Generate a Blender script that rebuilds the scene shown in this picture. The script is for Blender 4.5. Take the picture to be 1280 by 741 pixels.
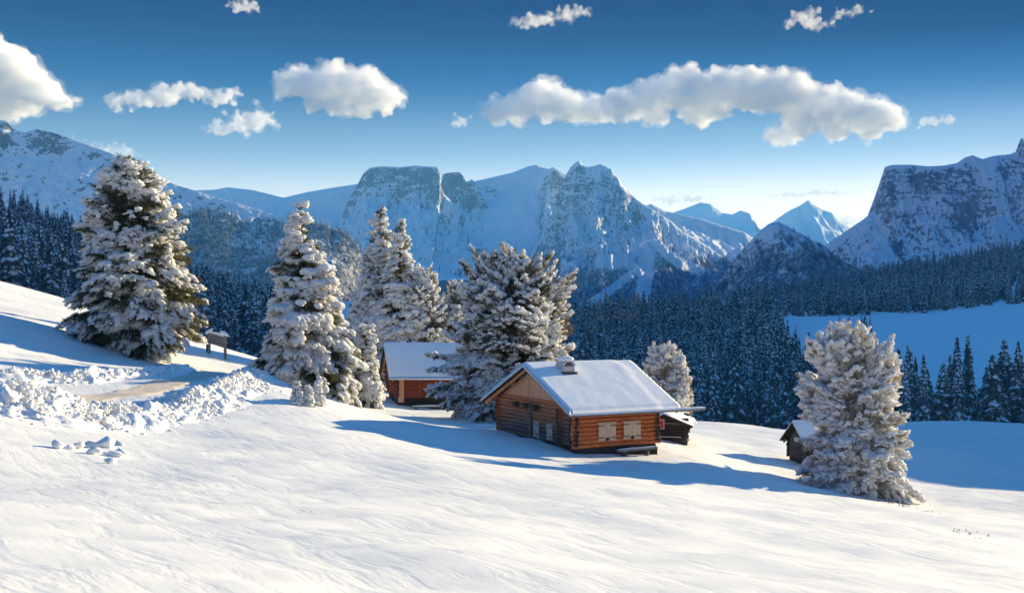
import bpy, bmesh, math, random
import numpy as np
from mathutils import Vector, Matrix

# ------------------------------------------------------------------ clearing, camera, sky, sun, exposure
for o in list(bpy.data.objects):
    bpy.data.objects.remove(o)
SC = bpy.context.scene
COL = SC.collection
R = math.radians

F, CX, HZ = 1500.0, 640.0, 350.0                 # focal length, centre column and horizon row of the photograph in its pixels
cam_d = bpy.data.cameras.new('camera')
cam = bpy.data.objects.new('camera', cam_d)
COL.objects.link(cam)
cam.location = (0, 0, 0)
cam.rotation_euler = (R(90), 0, 0)
cam_d.sensor_width = 36
cam_d.lens = F / 1280 * 36
cam_d.shift_y = -(370.5 - HZ) / 1280
cam_d.clip_start = 0.5
cam_d.clip_end = 60000
SC.camera = cam

SUN_AZ, SUN_EL = 38.0, 11.2                      # from +X towards +Y, above the horizon
SUN_DIR = Vector((math.cos(R(SUN_EL)) * math.cos(R(SUN_AZ)), math.cos(R(SUN_EL)) * math.sin(R(SUN_AZ)), math.sin(R(SUN_EL))))
world = bpy.data.worlds.new('World')
SC.world = world
world.use_nodes = True
wt = world.node_tree
wt.nodes.clear()
wo = wt.nodes.new('ShaderNodeOutputWorld')
wb = wt.nodes.new('ShaderNodeBackground')
wb.inputs['Strength'].default_value = 0.15
sk = wt.nodes.new('ShaderNodeTexSky')
sk.sky_type = 'NISHITA'
sk.sun_disc = False
sk.sun_elevation = R(SUN_EL)
sk.sun_rotation = R(90 - SUN_AZ)
sk.altitude = 1900
sk.air_density = 1.0
sk.dust_density = 0.6
sk.ozone_density = 1.5
wc = wt.nodes.new('ShaderNodeTexCoord')
wsep = wt.nodes.new('ShaderNodeSeparateXYZ')
wabs = wt.nodes.new('ShaderNodeMath')
wabs.operation = 'ABSOLUTE'
wsq = wt.nodes.new('ShaderNodeMath')
wsq.operation = 'MULTIPLY'
wma = wt.nodes.new('ShaderNodeMath')
wma.operation = 'MULTIPLY_ADD'
wlin = wt.nodes.new('ShaderNodeMath')
wlin.operation = 'MULTIPLY'
wlin.inputs[1].default_value = 0.6
wma.inputs[1].default_value = 24.0               # the deep polarised blue comes down to a low height above the pale skyline
wcom = wt.nodes.new('ShaderNodeCombineXYZ')
hs = wt.nodes.new('ShaderNodeHueSaturation')
hs.inputs['Saturation'].default_value = 1.05
hs.inputs['Hue'].default_value = 0.497
wt.links.new(wc.outputs['Generated'], wsep.inputs[0])
wt.links.new(wsep.outputs['Z'], wabs.inputs[0])
wt.links.new(wsep.outputs['Z'], wsq.inputs[0])
wt.links.new(wabs.outputs[0], wsq.inputs[1])
wt.links.new(wsep.outputs['Z'], wlin.inputs[0])
wt.links.new(wsq.outputs[0], wma.inputs[0])
wt.links.new(wlin.outputs[0], wma.inputs[2])
wt.links.new(wsep.outputs['X'], wcom.inputs[0])
wt.links.new(wsep.outputs['Y'], wcom.inputs[1])
wt.links.new(wma.outputs[0], wcom.inputs[2])
wt.links.new(wcom.outputs[0], sk.inputs['Vector'])
wt.links.new(sk.outputs['Color'], hs.inputs['Color'])
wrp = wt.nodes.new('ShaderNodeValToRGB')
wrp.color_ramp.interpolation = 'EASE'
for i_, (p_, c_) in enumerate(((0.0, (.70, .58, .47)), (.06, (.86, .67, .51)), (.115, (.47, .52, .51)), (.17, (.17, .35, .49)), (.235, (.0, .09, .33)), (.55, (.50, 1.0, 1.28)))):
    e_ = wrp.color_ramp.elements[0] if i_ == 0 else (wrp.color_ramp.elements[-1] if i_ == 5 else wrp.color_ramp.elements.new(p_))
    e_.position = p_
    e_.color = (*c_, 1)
wmx = wt.nodes.new('ShaderNodeMix')
wmx.data_type = 'RGBA'
wmx.blend_type = 'MULTIPLY'
wmx.inputs[0].default_value = 1
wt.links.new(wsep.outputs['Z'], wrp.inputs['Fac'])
wsa = wt.nodes.new('ShaderNodeMapRange')
wsa.inputs[1].default_value, wsa.inputs[2].default_value, wsa.inputs[3].default_value, wsa.inputs[4].default_value = .03, .18, .28, 1.15
wt.links.new(wsep.outputs['Z'], wsa.inputs[0])
wt.links.new(wsa.outputs[0], hs.inputs['Saturation'])
wt.links.new(hs.outputs['Color'], wmx.inputs[6])
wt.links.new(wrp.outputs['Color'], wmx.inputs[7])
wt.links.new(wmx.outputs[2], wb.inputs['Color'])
wt.links.new(wb.outputs['Background'], wo.inputs['Surface'])

sun_d = bpy.data.lights.new('sun', 'SUN')
sun_d.energy = 5.0
sun_d.angle = R(0.5)
sun_d.color = (1.0, 0.815, 0.485)
sun = bpy.data.objects.new('sun', sun_d)
COL.objects.link(sun)
sun.rotation_euler = SUN_DIR.to_track_quat('Z', 'Y').to_euler()

SC.view_settings.view_transform = 'Standard'
SC.view_settings.look = 'None'
SC.view_settings.exposure = 1.40
SC.view_settings.gamma = 1
SC.view_settings.use_curve_mapping = False
SC.render.engine = 'CYCLES'
cy = SC.cycles
cy.use_denoising = True
cy.use_adaptive_sampling = True
cy.adaptive_threshold = 0.02
cy.max_bounces = 10
cy.diffuse_bounces = 6
cy.glossy_bounces = 2
cy.transmission_bounces = 2
cy.volume_bounces = 8
cy.transparent_max_bounces = 6
cy.caustics_reflective = False
cy.caustics_refractive = False


# ------------------------------------------------------------------ helpers
def P(px, py, d):
    """A pixel of the photograph at a distance, as a point of the place."""
    return np.array(((px - CX) / F * d, d, (HZ - py) / F * d))


def tag(o, label=None, cat=None, group=None, kind=None):
    for k, v in (('label', label), ('category', cat), ('group', group), ('kind', kind)):
        if v:
            o[k] = v
    return o


def empty(name, loc, rz=0.0):
    o = bpy.data.objects.new(name, None)
    COL.objects.link(o)
    o.location = loc
    o.rotation_euler = (0, 0, rz)
    o.empty_display_size = 0.3
    return o


def mesh_np(name, V, Fq, mats, parent=None, mi=None, smooth=False, tris=None):
    """One mesh object from numpy arrays: V (n,3), Fq (m,4) quads and/or tris (k,3)."""
    me = bpy.data.meshes.new(name)
    V = np.asarray(V, dtype=np.float32)
    q = np.zeros((0, 4), np.int32) if Fq is None else np.asarray(Fq, np.int32)
    t = np.zeros((0, 3), np.int32) if tris is None else np.asarray(tris, np.int32)
    me.vertices.add(len(V))
    me.vertices.foreach_set('co', V.ravel())
    nl = q.size + t.size
    me.loops.add(nl)
    me.loops.foreach_set('vertex_index', np.concatenate([q.ravel(), t.ravel()]))
    nf = len(q) + len(t)
    me.polygons.add(nf)
    tot = np.concatenate([np.full(len(q), 4, np.int32), np.full(len(t), 3, np.int32)])
    st = np.concatenate([[0], np.cumsum(tot)[:-1]]).astype(np.int32)
    me.polygons.foreach_set('loop_start', st)
    if smooth:
        me.polygons.foreach_set('use_smooth', np.ones(nf, bool))
    for m in (mats if isinstance(mats, (list, tuple)) else [mats]):
        me.materials.append(m)
    if mi is not None:
        me.polygons.foreach_set('material_index', np.asarray(mi, np.int32))
    me.update(calc_edges=True)
    o = bpy.data.objects.new(name, me)
    COL.objects.link(o)
    if parent is not None:
        o.parent = parent
    return o


def attr(o, name, arr):
    a = o.data.attributes.new(name, 'FLOAT', 'POINT')
    a.data.foreach_set('value', np.asarray(arr, np.float32).ravel())


class MB:
    """Collects boxes, tubes, prisms and loose polygons; build() links them as one mesh object."""

    def __init__(self):
        self.v, self.f, self.m, self.s = [], [], [], []

    def add(self, V, Fs, m=0, s=False):
        b = len(self.v)
        self.v += [tuple(p) for p in V]
        for f in Fs:
            self.f.append([b + i for i in f])
            self.m.append(m)
            self.s.append(s)

    def box(self, a, b, m=0, rot=None, cen=None):
        (x0, y0, z0), (x1, y1, z1) = a, b
        V = [Vector(p) for p in ((x0, y0, z0), (x1, y0, z0), (x1, y1, z0), (x0, y1, z0), (x0, y0, z1), (x1, y0, z1), (x1, y1, z1), (x0, y1, z1))]
        if rot is not None:
            c = Vector(cen) if cen is not None else (V[0] + V[6]) / 2
            V = [rot @ (p - c) + c for p in V]
        self.add(V, [(0, 3, 2, 1), (4, 5, 6, 7), (0, 1, 5, 4), (1, 2, 6, 5), (2, 3, 7, 6), (3, 0, 4, 7)], m)

    def tube(self, pts, rad, n=8, m=0, cap=True, wob=0.0, rng=None, s=True, capm=None):
        pts = [Vector(p) for p in pts]
        rad = rad if isinstance(rad, (list, tuple)) else [rad] * len(pts)
        V, Fs = [], []
        for i, p in enumerate(pts):
            d = (pts[min(i + 1, len(pts) - 1)] - pts[max(i - 1, 0)]).normalized()
            a = d.orthogonal().normalized() if abs(d.z) > .9 else d.cross(Vector((0, 0, 1))).normalized()
            b = d.cross(a)
            for k in range(n):
                r = rad[i] * (1 + (rng.uniform(-wob, wob) if rng else 0))
                t = 2 * math.pi * (k + .5) / n
                V.append(p + a * math.cos(t) * r + b * math.sin(t) * r)
        for i in range(len(pts) - 1):
            for k in range(n):
                k2 = (k + 1) % n
                Fs.append((i * n + k, i * n + k2, (i + 1) * n + k2, (i + 1) * n + k))
        self.add(V, Fs, m, s)
        if cap:
            self.add(V[:n], [tuple(range(n))[::-1]], m if capm is None else capm)
            self.add(V[-n:], [tuple(range(n))], m if capm is None else capm)

    def prism(self, poly, ext, m=0):
        """poly: list of 3D points, ext: the extrusion vector."""
        n = len(poly)
        e = Vector(ext)
        V = [Vector(p) for p in poly] + [Vector(p) + e for p in poly]
        Fs = [tuple(range(n))[::-1], tuple(range(n, 2 * n))] + [(i, (i + 1) % n, n + (i + 1) % n, n + i) for i in range(n)]
        self.add(V, Fs, m)

    def build(self, name, mats, parent=None, fix=True):
        me = bpy.data.meshes.new(name)
        me.from_pydata(self.v, [], self.f)
        for mm in (mats if isinstance(mats, (list, tuple)) else [mats]):
            me.materials.append(mm)
        me.polygons.foreach_set('material_index', self.m)
        me.polygons.foreach_set('use_smooth', self.s)
        if fix:
            bm = bmesh.new()
            bm.from_mesh(me)
            bmesh.ops.recalc_face_normals(bm, faces=bm.faces)
            bm.to_mesh(me)
            bm.free()
        me.update()
        o = bpy.data.objects.new(name, me)
        COL.objects.link(o)
        if parent is not None:
            o.parent = parent
        return o


def shear_z(o, k, ky=0.0):
    """An old house leans with the ground it stands on: heights change along its length."""
    for v in o.data.vertices:
        v.co.z += k * v.co.x + ky * v.co.y


# --- gradient noise in numpy
_rs = np.random.RandomState(7)
_PERM = np.concatenate([_rs.permutation(512)] * 3)
_ANG = _rs.uniform(0, 2 * np.pi, 512)
_G2 = np.stack([np.cos(_ANG), np.sin(_ANG)], 1)
_G3 = _rs.normal(size=(512, 3))
_G3 /= np.linalg.norm(_G3, axis=1)[:, None]


def pn2(x, y):
    xi, yi = np.floor(x).astype(int), np.floor(y).astype(int)
    xf, yf = x - xi, y - yi
    u, v = xf ** 3 * (xf * (xf * 6 - 15) + 10), yf ** 3 * (yf * (yf * 6 - 15) + 10)
    r = 0
    for dx in (0, 1):
        for dy in (0, 1):
            h = _PERM[(_PERM[(xi + dx) & 511] + yi + dy) & 511]
            g = _G2[h]
            r = r + (g[..., 0] * (xf - dx) + g[..., 1] * (yf - dy)) * (u if dx else 1 - u) * (v if dy else 1 - v)
    return r * 1.5


def pn3(p):
    i = np.floor(p).astype(int)
    f = p - i
    w = f ** 3 * (f * (f * 6 - 15) + 10)
    r = 0
    for dx in (0, 1):
        for dy in (0, 1):
            for dz in (0, 1):
                h = _PERM[(_PERM[(_PERM[(i[..., 0] + dx) & 511] + i[..., 1] + dy) & 511] + i[..., 2] + dz) & 511]
                g = _G3[h]
                d = g[..., 0] * (f[..., 0] - dx) + g[..., 1] * (f[..., 1] - dy) + g[..., 2] * (f[..., 2] - dz)
                r = r + d * (w[..., 0] if dx else 1 - w[..., 0]) * (w[..., 1] if dy else 1 - w[..., 1]) * (w[..., 2] if dz else 1 - w[..., 2])
    return r * 1.5


def fbm(x, y, o=5, lac=2.03, g=.5):
    a, s = 1.0, 0
    for k in range(o):
        s = s + a * pn2(x + 17.3 * k, y - 9.1 * k)
        x, y, a = x * lac, y * lac, a * g
    return s


def ridged(x, y, o=5, lac=2.07, g=.55):
    a, s, n = 1.0, 0, 0
    for k in range(o):
        s = s + a * (1 - np.abs(pn2(x + 31.7 * k, y + 11.9 * k)) * 1.6)
        n += a
        x, y, a = x * lac, y * lac, a * g
    return s / n


def sstep(a, b, x):
    t = np.clip((x - a) / (b - a), 0, 1)
    return t * t * (3 - 2 * t)


def grid_faces(nx, ny):
    i = np.arange(nx - 1)[None, :] + np.arange(ny - 1)[:, None] * nx
    return np.stack([i, i + 1, i + nx + 1, i + nx], -1).reshape(-1, 4)


# ------------------------------------------------------------------ materials
class NT:
    def __init__(self, name):
        self.m = bpy.data.materials.new(name)
        self.m.use_nodes = True
        self.t = self.m.node_tree
        self.t.nodes.clear()
        self.out = self.n('ShaderNodeOutputMaterial')

    def n(self, ty, **kw):
        x = self.t.nodes.new(ty)
        for k, v in kw.items():
            setattr(x, k, v)
        return x

    def l(self, a, b):
        self.t.links.new(a, b)

    def val(self, inp, v):
        if isinstance(v, bpy.types.NodeSocket):
            self.l(v, inp)
        elif isinstance(v, (tuple, list)) and len(v) == 3 and inp.type == 'RGBA':
            inp.default_value = (*v, 1)
        else:
            inp.default_value = v

    def coord(self, scale=(1, 1, 1), rot=(0, 0, 0), which='Object'):
        c = self.n('ShaderNodeTexCoord')
        m = self.n('ShaderNodeMapping')
        m.inputs['Scale'].default_value = scale
        m.inputs['Rotation'].default_value = rot
        self.l(c.outputs[which], m.inputs['Vector'])
        return m.outputs['Vector']

    def coord2(self, rot, scale):
        """Object coordinates turned about Z first and stretched after, for streaks that run aslant."""
        c = self.n('ShaderNodeTexCoord')
        m = self.n('ShaderNodeMapping')
        m.inputs['Rotation'].default_value = (0, 0, rot)
        m2 = self.n('ShaderNodeMapping')
        m2.inputs['Scale'].default_value = scale
        self.l(c.outputs['Object'], m.inputs['Vector'])
        self.l(m.outputs['Vector'], m2.inputs['Vector'])
        return m2.outputs['Vector']

    def noise(self, vec, scale, detail=4, rough=.55, dist=0):
        x = self.n('ShaderNodeTexNoise')
        self.l(vec, x.inputs['Vector'])
        x.inputs['Scale'].default_value = scale
        x.inputs['Detail'].default_value = detail
        x.inputs['Roughness'].default_value = rough
        x.inputs['Distortion'].default_value = dist
        return x.outputs['Fac']

    def ramp(self, fac, stops):
        x = self.n('ShaderNodeValToRGB')
        cr = x.color_ramp
        while len(cr.elements) > 1:
            cr.elements.remove(cr.elements[-1])
        for i, (p, c) in enumerate(stops):
            e = cr.elements[0] if i == 0 else cr.elements.new(p)
            e.position = p
            c = (c, c, c) if isinstance(c, (int, float)) else c
            e.color = (*c, 1)
        self.l(fac, x.inputs['Fac'])
        return x.outputs['Color']

    def mix(self, f, a, b, mode='MIX'):
        x = self.n('ShaderNodeMix', data_type='RGBA', blend_type=mode)
        self.val(x.inputs[0], f)
        self.val(x.inputs[6], a)
        self.val(x.inputs[7], b)
        return x.outputs[2]

    def math(self, op, a, b=0.0, c=None):
        x = self.n('ShaderNodeMath', operation=op)
        self.val(x.inputs[0], a)
        self.val(x.inputs[1], b)
        if c is not None:
            self.val(x.inputs[2], c)
        return x.outputs[0]

    def attr(self, name):
        x = self.n('ShaderNodeAttribute', attribute_name=name)
        return x.outputs['Fac']

    def bump(self, h, strength, dist, prev=None):
        x = self.n('ShaderNodeBump')
        self.l(h, x.inputs['Height'])
        x.inputs['Strength'].default_value = strength
        x.inputs['Distance'].default_value = dist
        if prev is not None:
            self.l(prev, x.inputs['Normal'])
        return x.outputs['Normal']

    def bsdf(self, col, rough=.8, normal=None, spec=.25, **kw):
        x = self.n('ShaderNodeBsdfPrincipled')
        self.val(x.inputs['Base Color'], col)
        self.val(x.inputs['Roughness'], rough)
        self.val(x.inputs['Specular IOR Level'], spec)
        for k, v in kw.items():
            self.val(x.inputs[k.replace('_', ' ')], v)
        if normal is not None:
            self.l(normal, x.inputs['Normal'])
        self.x = x
        return x.outputs['BSDF']

    def done(self, sh):
        self.l(sh, self.out.inputs['Surface'])
        return self.m


M = {}


def build_materials():
    # open snow with wind-blown streaks
    t = NT('snow_ground')
    v = t.coord((1, 1, 1))
    vs = t.coord2(R(52), (.30, 1.1, 1))
    big = t.noise(v, .25, 3, .5)
    st = t.noise(vs, 1.5, 4, .55, .3)
    fine = t.noise(v, 9, 5, .65)
    n = t.bump(t.ramp(st, [(.36, 0), (.50, .8), (.7, 1)]),   .13, .12)
    n = t.bump(fine, .16, .03, n)
    col = t.ramp(big, [(0.3, (.73, .74, .755)), (.7, (.79, .79, .79))])
    M['ground'] = t.done(t.bsdf(col, .65, n, .2))
    # broken snow of the berm
    t = NT('snow_clods')
    v = t.coord()
    n = t.bump(t.noise(v, 14, 5, .65), .5, .05)
    col = t.ramp(t.noise(v, 2.2, 4, .6), [(.3, (.74, .74, .75)), (.65, (.87, .87, .88))])
    M['clod'] = t.done(t.bsdf(col, .7, n, .15))
    # snow on branches and roofs
    t = NT('snow_load')
    v = t.coord()
    n = t.bump(t.noise(v, 9, 3, .5), .25, .04)
    sh = t.bsdf((.90, .90, .905), .7, n, .15)
    tr = t.n('ShaderNodeBsdfTranslucent')
    tr.inputs['Color'].default_value = (.90, .90, .90, 1)
    mx = t.n('ShaderNodeMixShader')
    mx.inputs[0].default_value = .40
    t.l(sh, mx.inputs[1])
    t.l(tr.outputs[0], mx.inputs[2])
    M['snow'] = t.done(mx.outputs[0])
    t = NT('snow_roof')
    v = t.coord()
    n = t.bump(t.noise(v, 1.4, 3, .5), .14, .12)
    n = t.bump(t.noise(v, 14, 4, .6), .3, .03, n)
    M['roofsnow'] = t.done(t.bsdf((.86, .865, .88), .7, n, .15))
    # needles
    for key, stops, c in (('needle', [(.35, (.026, .036, .020)), (.58, (.07, .066, .032)), (.8, (.24, .24, .22))], (.30, .26, .07)),
                          ('needle_pine', [(.38, (.030, .034, .024)), (.55, (.095, .086, .06)), (.72, (.42, .41, .395))], (.36, .26, .08)),
                          ('needle_frost', [(.30, (.12, .092, .050)), (.44, (.36, .33, .27)), (.58, (.74, .73, .715))], (.55, .40, .16))):
        t = NT(key)
        v = t.coord()
        col = t.ramp(t.noise(v, 1.3, 5, .65), stops)
        sh = t.bsdf(col, .6, None, .2)
        tr = t.n('ShaderNodeBsdfTranslucent')
        tr.inputs['Color'].default_value = (*c, 1)
        mx = t.n('ShaderNodeMixShader')
        mx.inputs[0].default_value = .16
        t.l(sh, mx.inputs[1])
        t.l(tr.outputs[0], mx.inputs[2])
        M[key] = t.done(mx.outputs[0])
    t = NT('bark')
    v = t.coord((6, 6, 1.2))
    h = t.noise(v, 2.5, 5, .65)
    M['bark'] = t.done(t.bsdf(t.ramp(h, [(.3, (.035, .025, .018)), (.7, (.12, .085, .06))]), .9, t.bump(h, .8, .04)))
    # far forest
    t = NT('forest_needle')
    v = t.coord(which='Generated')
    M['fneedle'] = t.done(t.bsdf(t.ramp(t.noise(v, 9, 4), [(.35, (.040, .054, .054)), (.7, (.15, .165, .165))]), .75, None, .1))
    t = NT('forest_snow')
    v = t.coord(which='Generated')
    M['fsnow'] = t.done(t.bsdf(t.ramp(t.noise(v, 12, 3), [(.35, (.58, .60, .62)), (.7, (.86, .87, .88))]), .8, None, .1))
    t = NT('forest_needle_sunlit')
    v = t.coord(which='Generated')
    M['sunlit_fir'] = t.done(t.bsdf(t.ramp(t.noise(v, 9, 4), [(.35, (.22, .12, .07)), (.7, (.48, .30, .2))]), .75, None, .1))  # needles with the warm glow of sun painted into their colour

    # woods
    def wood(key, c0, c1, c2, sc=1.0, grain=(1, 14, 14), rough=.75, grey=None):
        t = NT(key)
        v = t.coord(grain)
        g = t.noise(v, 1.6 * sc, 6, .65, .6)
        col = t.ramp(g, [(.28, c0), (.5, c1), (.74, c2)])
        v2 = t.coord()
        blot = t.noise(v2, 1.1, 4, .6)
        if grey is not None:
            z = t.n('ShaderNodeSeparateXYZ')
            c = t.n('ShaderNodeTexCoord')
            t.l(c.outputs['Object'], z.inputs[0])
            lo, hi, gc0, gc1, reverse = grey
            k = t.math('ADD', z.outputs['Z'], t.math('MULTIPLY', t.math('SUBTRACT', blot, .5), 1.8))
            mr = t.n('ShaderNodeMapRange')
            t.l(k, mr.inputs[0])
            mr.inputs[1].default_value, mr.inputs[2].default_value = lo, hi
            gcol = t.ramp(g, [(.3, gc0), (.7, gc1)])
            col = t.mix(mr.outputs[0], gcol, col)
        col = t.mix(t.math('MULTIPLY', t.ramp(blot, [(.45, 0), (.75, 1)]), .35), col, c0)
        M[key] = t.done(t.bsdf(col, rough, t.bump(g, .5, .02), .2))

    wood('log_orange', (.24, .055, .015), (.70, .185, .05), (.86, .34, .13), sc=1.6)
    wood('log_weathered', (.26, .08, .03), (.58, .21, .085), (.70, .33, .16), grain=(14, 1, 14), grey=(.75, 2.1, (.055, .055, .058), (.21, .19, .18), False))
    wood('gable_board', (.56, .24, .11), (.76, .40, .22), (.82, .50, .31), grain=(10, 10, 1))
    wood('shutter_wood', (.66, .38, .22), (.82, .54, .35), (.86, .62, .44), grain=(10, 10, 1))
    wood('shutter_pale', (.36, .33, .30), (.44, .41, .38), (.50, .47, .44), grain=(10, 10, 1))
    wood('beam_orange', (.42, .16, .06), (.66, .31, .13), (.72, .40, .2), grain=(4, 4, 4))
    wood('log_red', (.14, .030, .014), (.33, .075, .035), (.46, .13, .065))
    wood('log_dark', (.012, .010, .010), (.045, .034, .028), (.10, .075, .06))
    wood('log_grey', (.035, .033, .034), (.085, .078, .076), (.19, .17, .16))
    wood('roof_wood', (.030, .022, .018), (.075, .052, .040), (.14, .10, .075), grain=(1, 12, 1))
    wood('plank_grey', (.09, .085, .08), (.19, .18, .17), (.30, .285, .27))

    def flat(key, col, rough=.6, spec=.3, nz=.0, metal=0):
        t = NT(key)
        v = t.coord()
        f = t.noise(v, 7, 4, .6)
        c2 = tuple(c * .65 for c in col)
        M[key] = t.done(t.bsdf(t.ramp(f, [(.3, c2), (.7, col)]), rough, t.bump(f, .2, .01), spec, Metallic=metal))

    flat('iron', (.03, .028, .027), .5)
    flat('gutter', (.20, .17, .15), .4, .4, metal=.6)
    flat('red_paint', (.42, .035, .022), .5)
    flat('white_paint', (.66, .60, .55), .6)
    flat('white_lath', (.70, .70, .70), .6)
    flat('stone', (.22, .20, .18), .85)
    flat('dark_stone', (.06, .055, .05), .9)
    flat('plaster', (.66, .62, .60), .9)
    flat('pathdirt', (.78, .67, .56), .9)

    # mountain: snow, rock and woods by attributes that the relief gives, broken up by noise
    t = NT('mountain')
    v = t.coord()
    rk, wd, gr = t.attr('rock'), t.attr('wood'), t.attr('gully')
    n1 = t.noise(v, .012, 6, .65)
    n2 = t.noise(t.coord((1, 1, .35)), .03, 5, .7)
    n3 = t.noise(v, .09, 4, .7)
    rockc = t.ramp(n2, [(.3, (.12, .115, .12)), (.5, (.23, .22, .22)), (.72, (.38, .36, .36))])
    rm = t.math('ADD', rk, t.math('MULTIPLY', t.math('SUBTRACT', n1, .5), 1.5))
    rm = t.math('ADD', rm, t.math('MULTIPLY', t.math('SUBTRACT', n3, .5), 1.7))
    n4 = t.noise(t.coord((.22, .22, 1.3)), .045, 5, .65, 1.2)
    rm = t.math('ADD', rm, t.math('MULTIPLY', t.math('SUBTRACT', n4, .5), 1.0))
    rmask = t.ramp(rm, [(.46, 0), (.66, 1)])
    vor = t.n('ShaderNodeTexVoronoi')
    t.l(t.coord((1, 1, .5)), vor.inputs['Vector'])
    vor.inputs['Scale'].default_value = .085
    woodc = t.ramp(vor.outputs['Distance'], [(.12, (.52, .53, .54)), (.45, (.20, .21, .215)), (.85, (.05, .06, .062))])
    wm_ = t.math('ADD', wd, t.math('MULTIPLY', t.math('SUBTRACT', n3, .5), 1.1))
    wm_ = t.math('ADD', wm_, t.math('MULTIPLY', t.math('SUBTRACT', n1, .5), .9))
    wmask = t.ramp(wm_, [(.42, 0), (.62, 1)])
    col = t.mix(rmask, (.80, .81, .83), rockc)
    col = t.mix(wmask, col, woodc)
    n = t.bump(n1, .5, 22)
    n = t.bump(n3, .4, 6, n)
    M['mountain'] = t.done(t.bsdf(col, .85, n, .1))

    t = NT('valley_snow')
    v = t.coord()
    n = t.bump(t.noise(v, .02, 4, .55), .3, 6)
    n = t.bump(t.noise(v, .35, 4, .6), .3, .5, n)
    M['valley'] = t.done(t.bsdf((.84, .85, .87), .75, n, .1))


build_materials()

# ------------------------------------------------------------------ terrain
CPS = [P(*a) for a in [
    (0, 741, 11.5), (320, 741, 13), (640, 741, 15), (960, 741, 18), (1280, 741, 22),
    (0, 610, 25), (300, 625, 24), (640, 640, 28), (960, 660, 32), (1280, 685, 37),
    (575, 570, 48.2), (718, 569, 56), (622, 546, 58.5), (818, 569, 58.5), (1080, 617, 61.4), (840, 554, 66), (990, 579, 69),
    (640, 523, 72), (490, 503, 80), (560, 510, 82), (395, 499, 73), (440, 512, 64), (300, 560, 40), (480, 560, 44),
    (185, 446, 71), (0, 400, 66), (0, 352, 112), (0, 388, 80), (110, 383, 104), (240, 427, 96), (330, 452, 92), (380, 462, 100),
    (100, 522, 44), (0, 505, 42), (200, 492, 52), (330, 476, 60), (150, 497, 50), (0, 545, 35), (272, 446, 80), (80, 440, 64),
    (900, 527, 95), (960, 541, 88), (1040, 548, 96), (1135, 556, 84), (1165, 600, 72), (1280, 617, 68), (1225, 590, 80),
    (1140, 528, 112), (1200, 525, 114), (1280, 534, 108), (760, 520, 100), (600, 490, 105)]]
CPS += [np.array(a, float) for a in [
    (-90, 60, 7), (-95, 110, 9), (-40, 0, 1.6), (0, 0, -1.75), (40, 0, -3.5), (70, 50, -14), (75, 90, -15), (90, 20, -12),
    (0, 128, -17), (40, 135, -19), (60, 140, -19), (-50, 140, -7), (-100, 150, 8), (85, 140, -19),
    (0, 170, -29), (50, 180, -32), (-50, 180, -16), (100, 180, -30), (-150, 200, 14)]]
CPS += [P(*a) for a in [
    (850, 545, 420), (720, 480, 600), (850, 415, 850), (950, 402, 900), (730, 420, 900), (850, 396, 950), (850, 410, 1300), (730, 420, 1400),
    (975, 420, 800), (1050, 394, 950), (1150, 393, 960), (1280, 383, 950), (1100, 445, 600), (1280, 470, 480), (1200, 500, 400), (1200, 530, 350),
    (1280, 530, 330), (1000, 470, 560), (900, 585, 220), (1200, 580, 220), (1400, 560, 230), (1280, 348, 1200), (1280, 316, 1500), (1100, 372, 1250), (1000, 388, 1100),
    (1150, 345, 1450), (1450, 330, 1150),
    (0, 372, 300), (0, 340, 500), (0, 262, 800), (100, 374, 400), (100, 310, 800), (240, 445, 300), (300, 435, 450), (300, 378, 800), (300, 362, 1000),
    (-200, 330, 400), (-250, 240, 800), (450, 430, 800), (500, 455, 500), (600, 430, 900), (420, 405, 1000), (420, 470, 300), (200, 335, 900), (600, 500, 300)]]
CPS = np.array(CPS)
_xy = CPS[:, :2]
_c2 = 5.0 ** 2


def _ker(a, b):
    return np.sqrt(((a[:, None, :] - b[None, :, :]) ** 2).sum(-1) + _c2)


_K = -_ker(_xy, _xy) + np.eye(len(CPS)) * .05
_Pm = np.concatenate([np.ones((len(CPS), 1)), _xy], 1)
_A = np.block([[_K, _Pm], [_Pm.T, np.zeros((3, 3))]])
_W = np.linalg.solve(_A, np.concatenate([CPS[:, 2], np.zeros(3)]))


def H0(x, y):
    x, y = np.atleast_1d(np.asarray(x, float)), np.atleast_1d(np.asarray(y, float))
    shp = x.shape
    pts = np.stack([x.ravel(), y.ravel()], 1)
    out = np.empty(len(pts))
    for i in range(0, len(pts), 20000):
        p = pts[i:i + 20000]
        out[i:i + 20000] = -_ker(p, _xy) @ _W[:-3] + _W[-3] + p @ _W[-2:]
    return out.reshape(shp)


SHADE_KNOLL = (100.0, 146.0, 22.0, 46.0, 28.0)               # added knoll, out of view on the right, shaped to shade the hollow


def H(x, y, rough=True):
    """Height of the snow near the huts."""
    x, y = np.atleast_1d(np.asarray(x, float)), np.atleast_1d(np.asarray(y, float))
    z = H0(x, y)
    kx, ky, kr, kr2, kh = SHADE_KNOLL
    r2 = ((x - kx) / kr) ** 2 + ((y - ky) / kr2) ** 2
    z = z + kh * np.exp(-r2 ** 1.3)
    if rough:
        near = 1 - sstep(60, 130, y)
        u, w = x * .79 + y * .62, -x * .62 + y * .79
        z = z + .16 * fbm(x * .09, y * .09, 3) + .085 * near * fbm(u * .16, w * .5, 4) + .012 * near * fbm(x * 1.3, y * 1.6, 3)
    return z


def hz(x, y):
    return float(H(x, y)[0])


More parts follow.
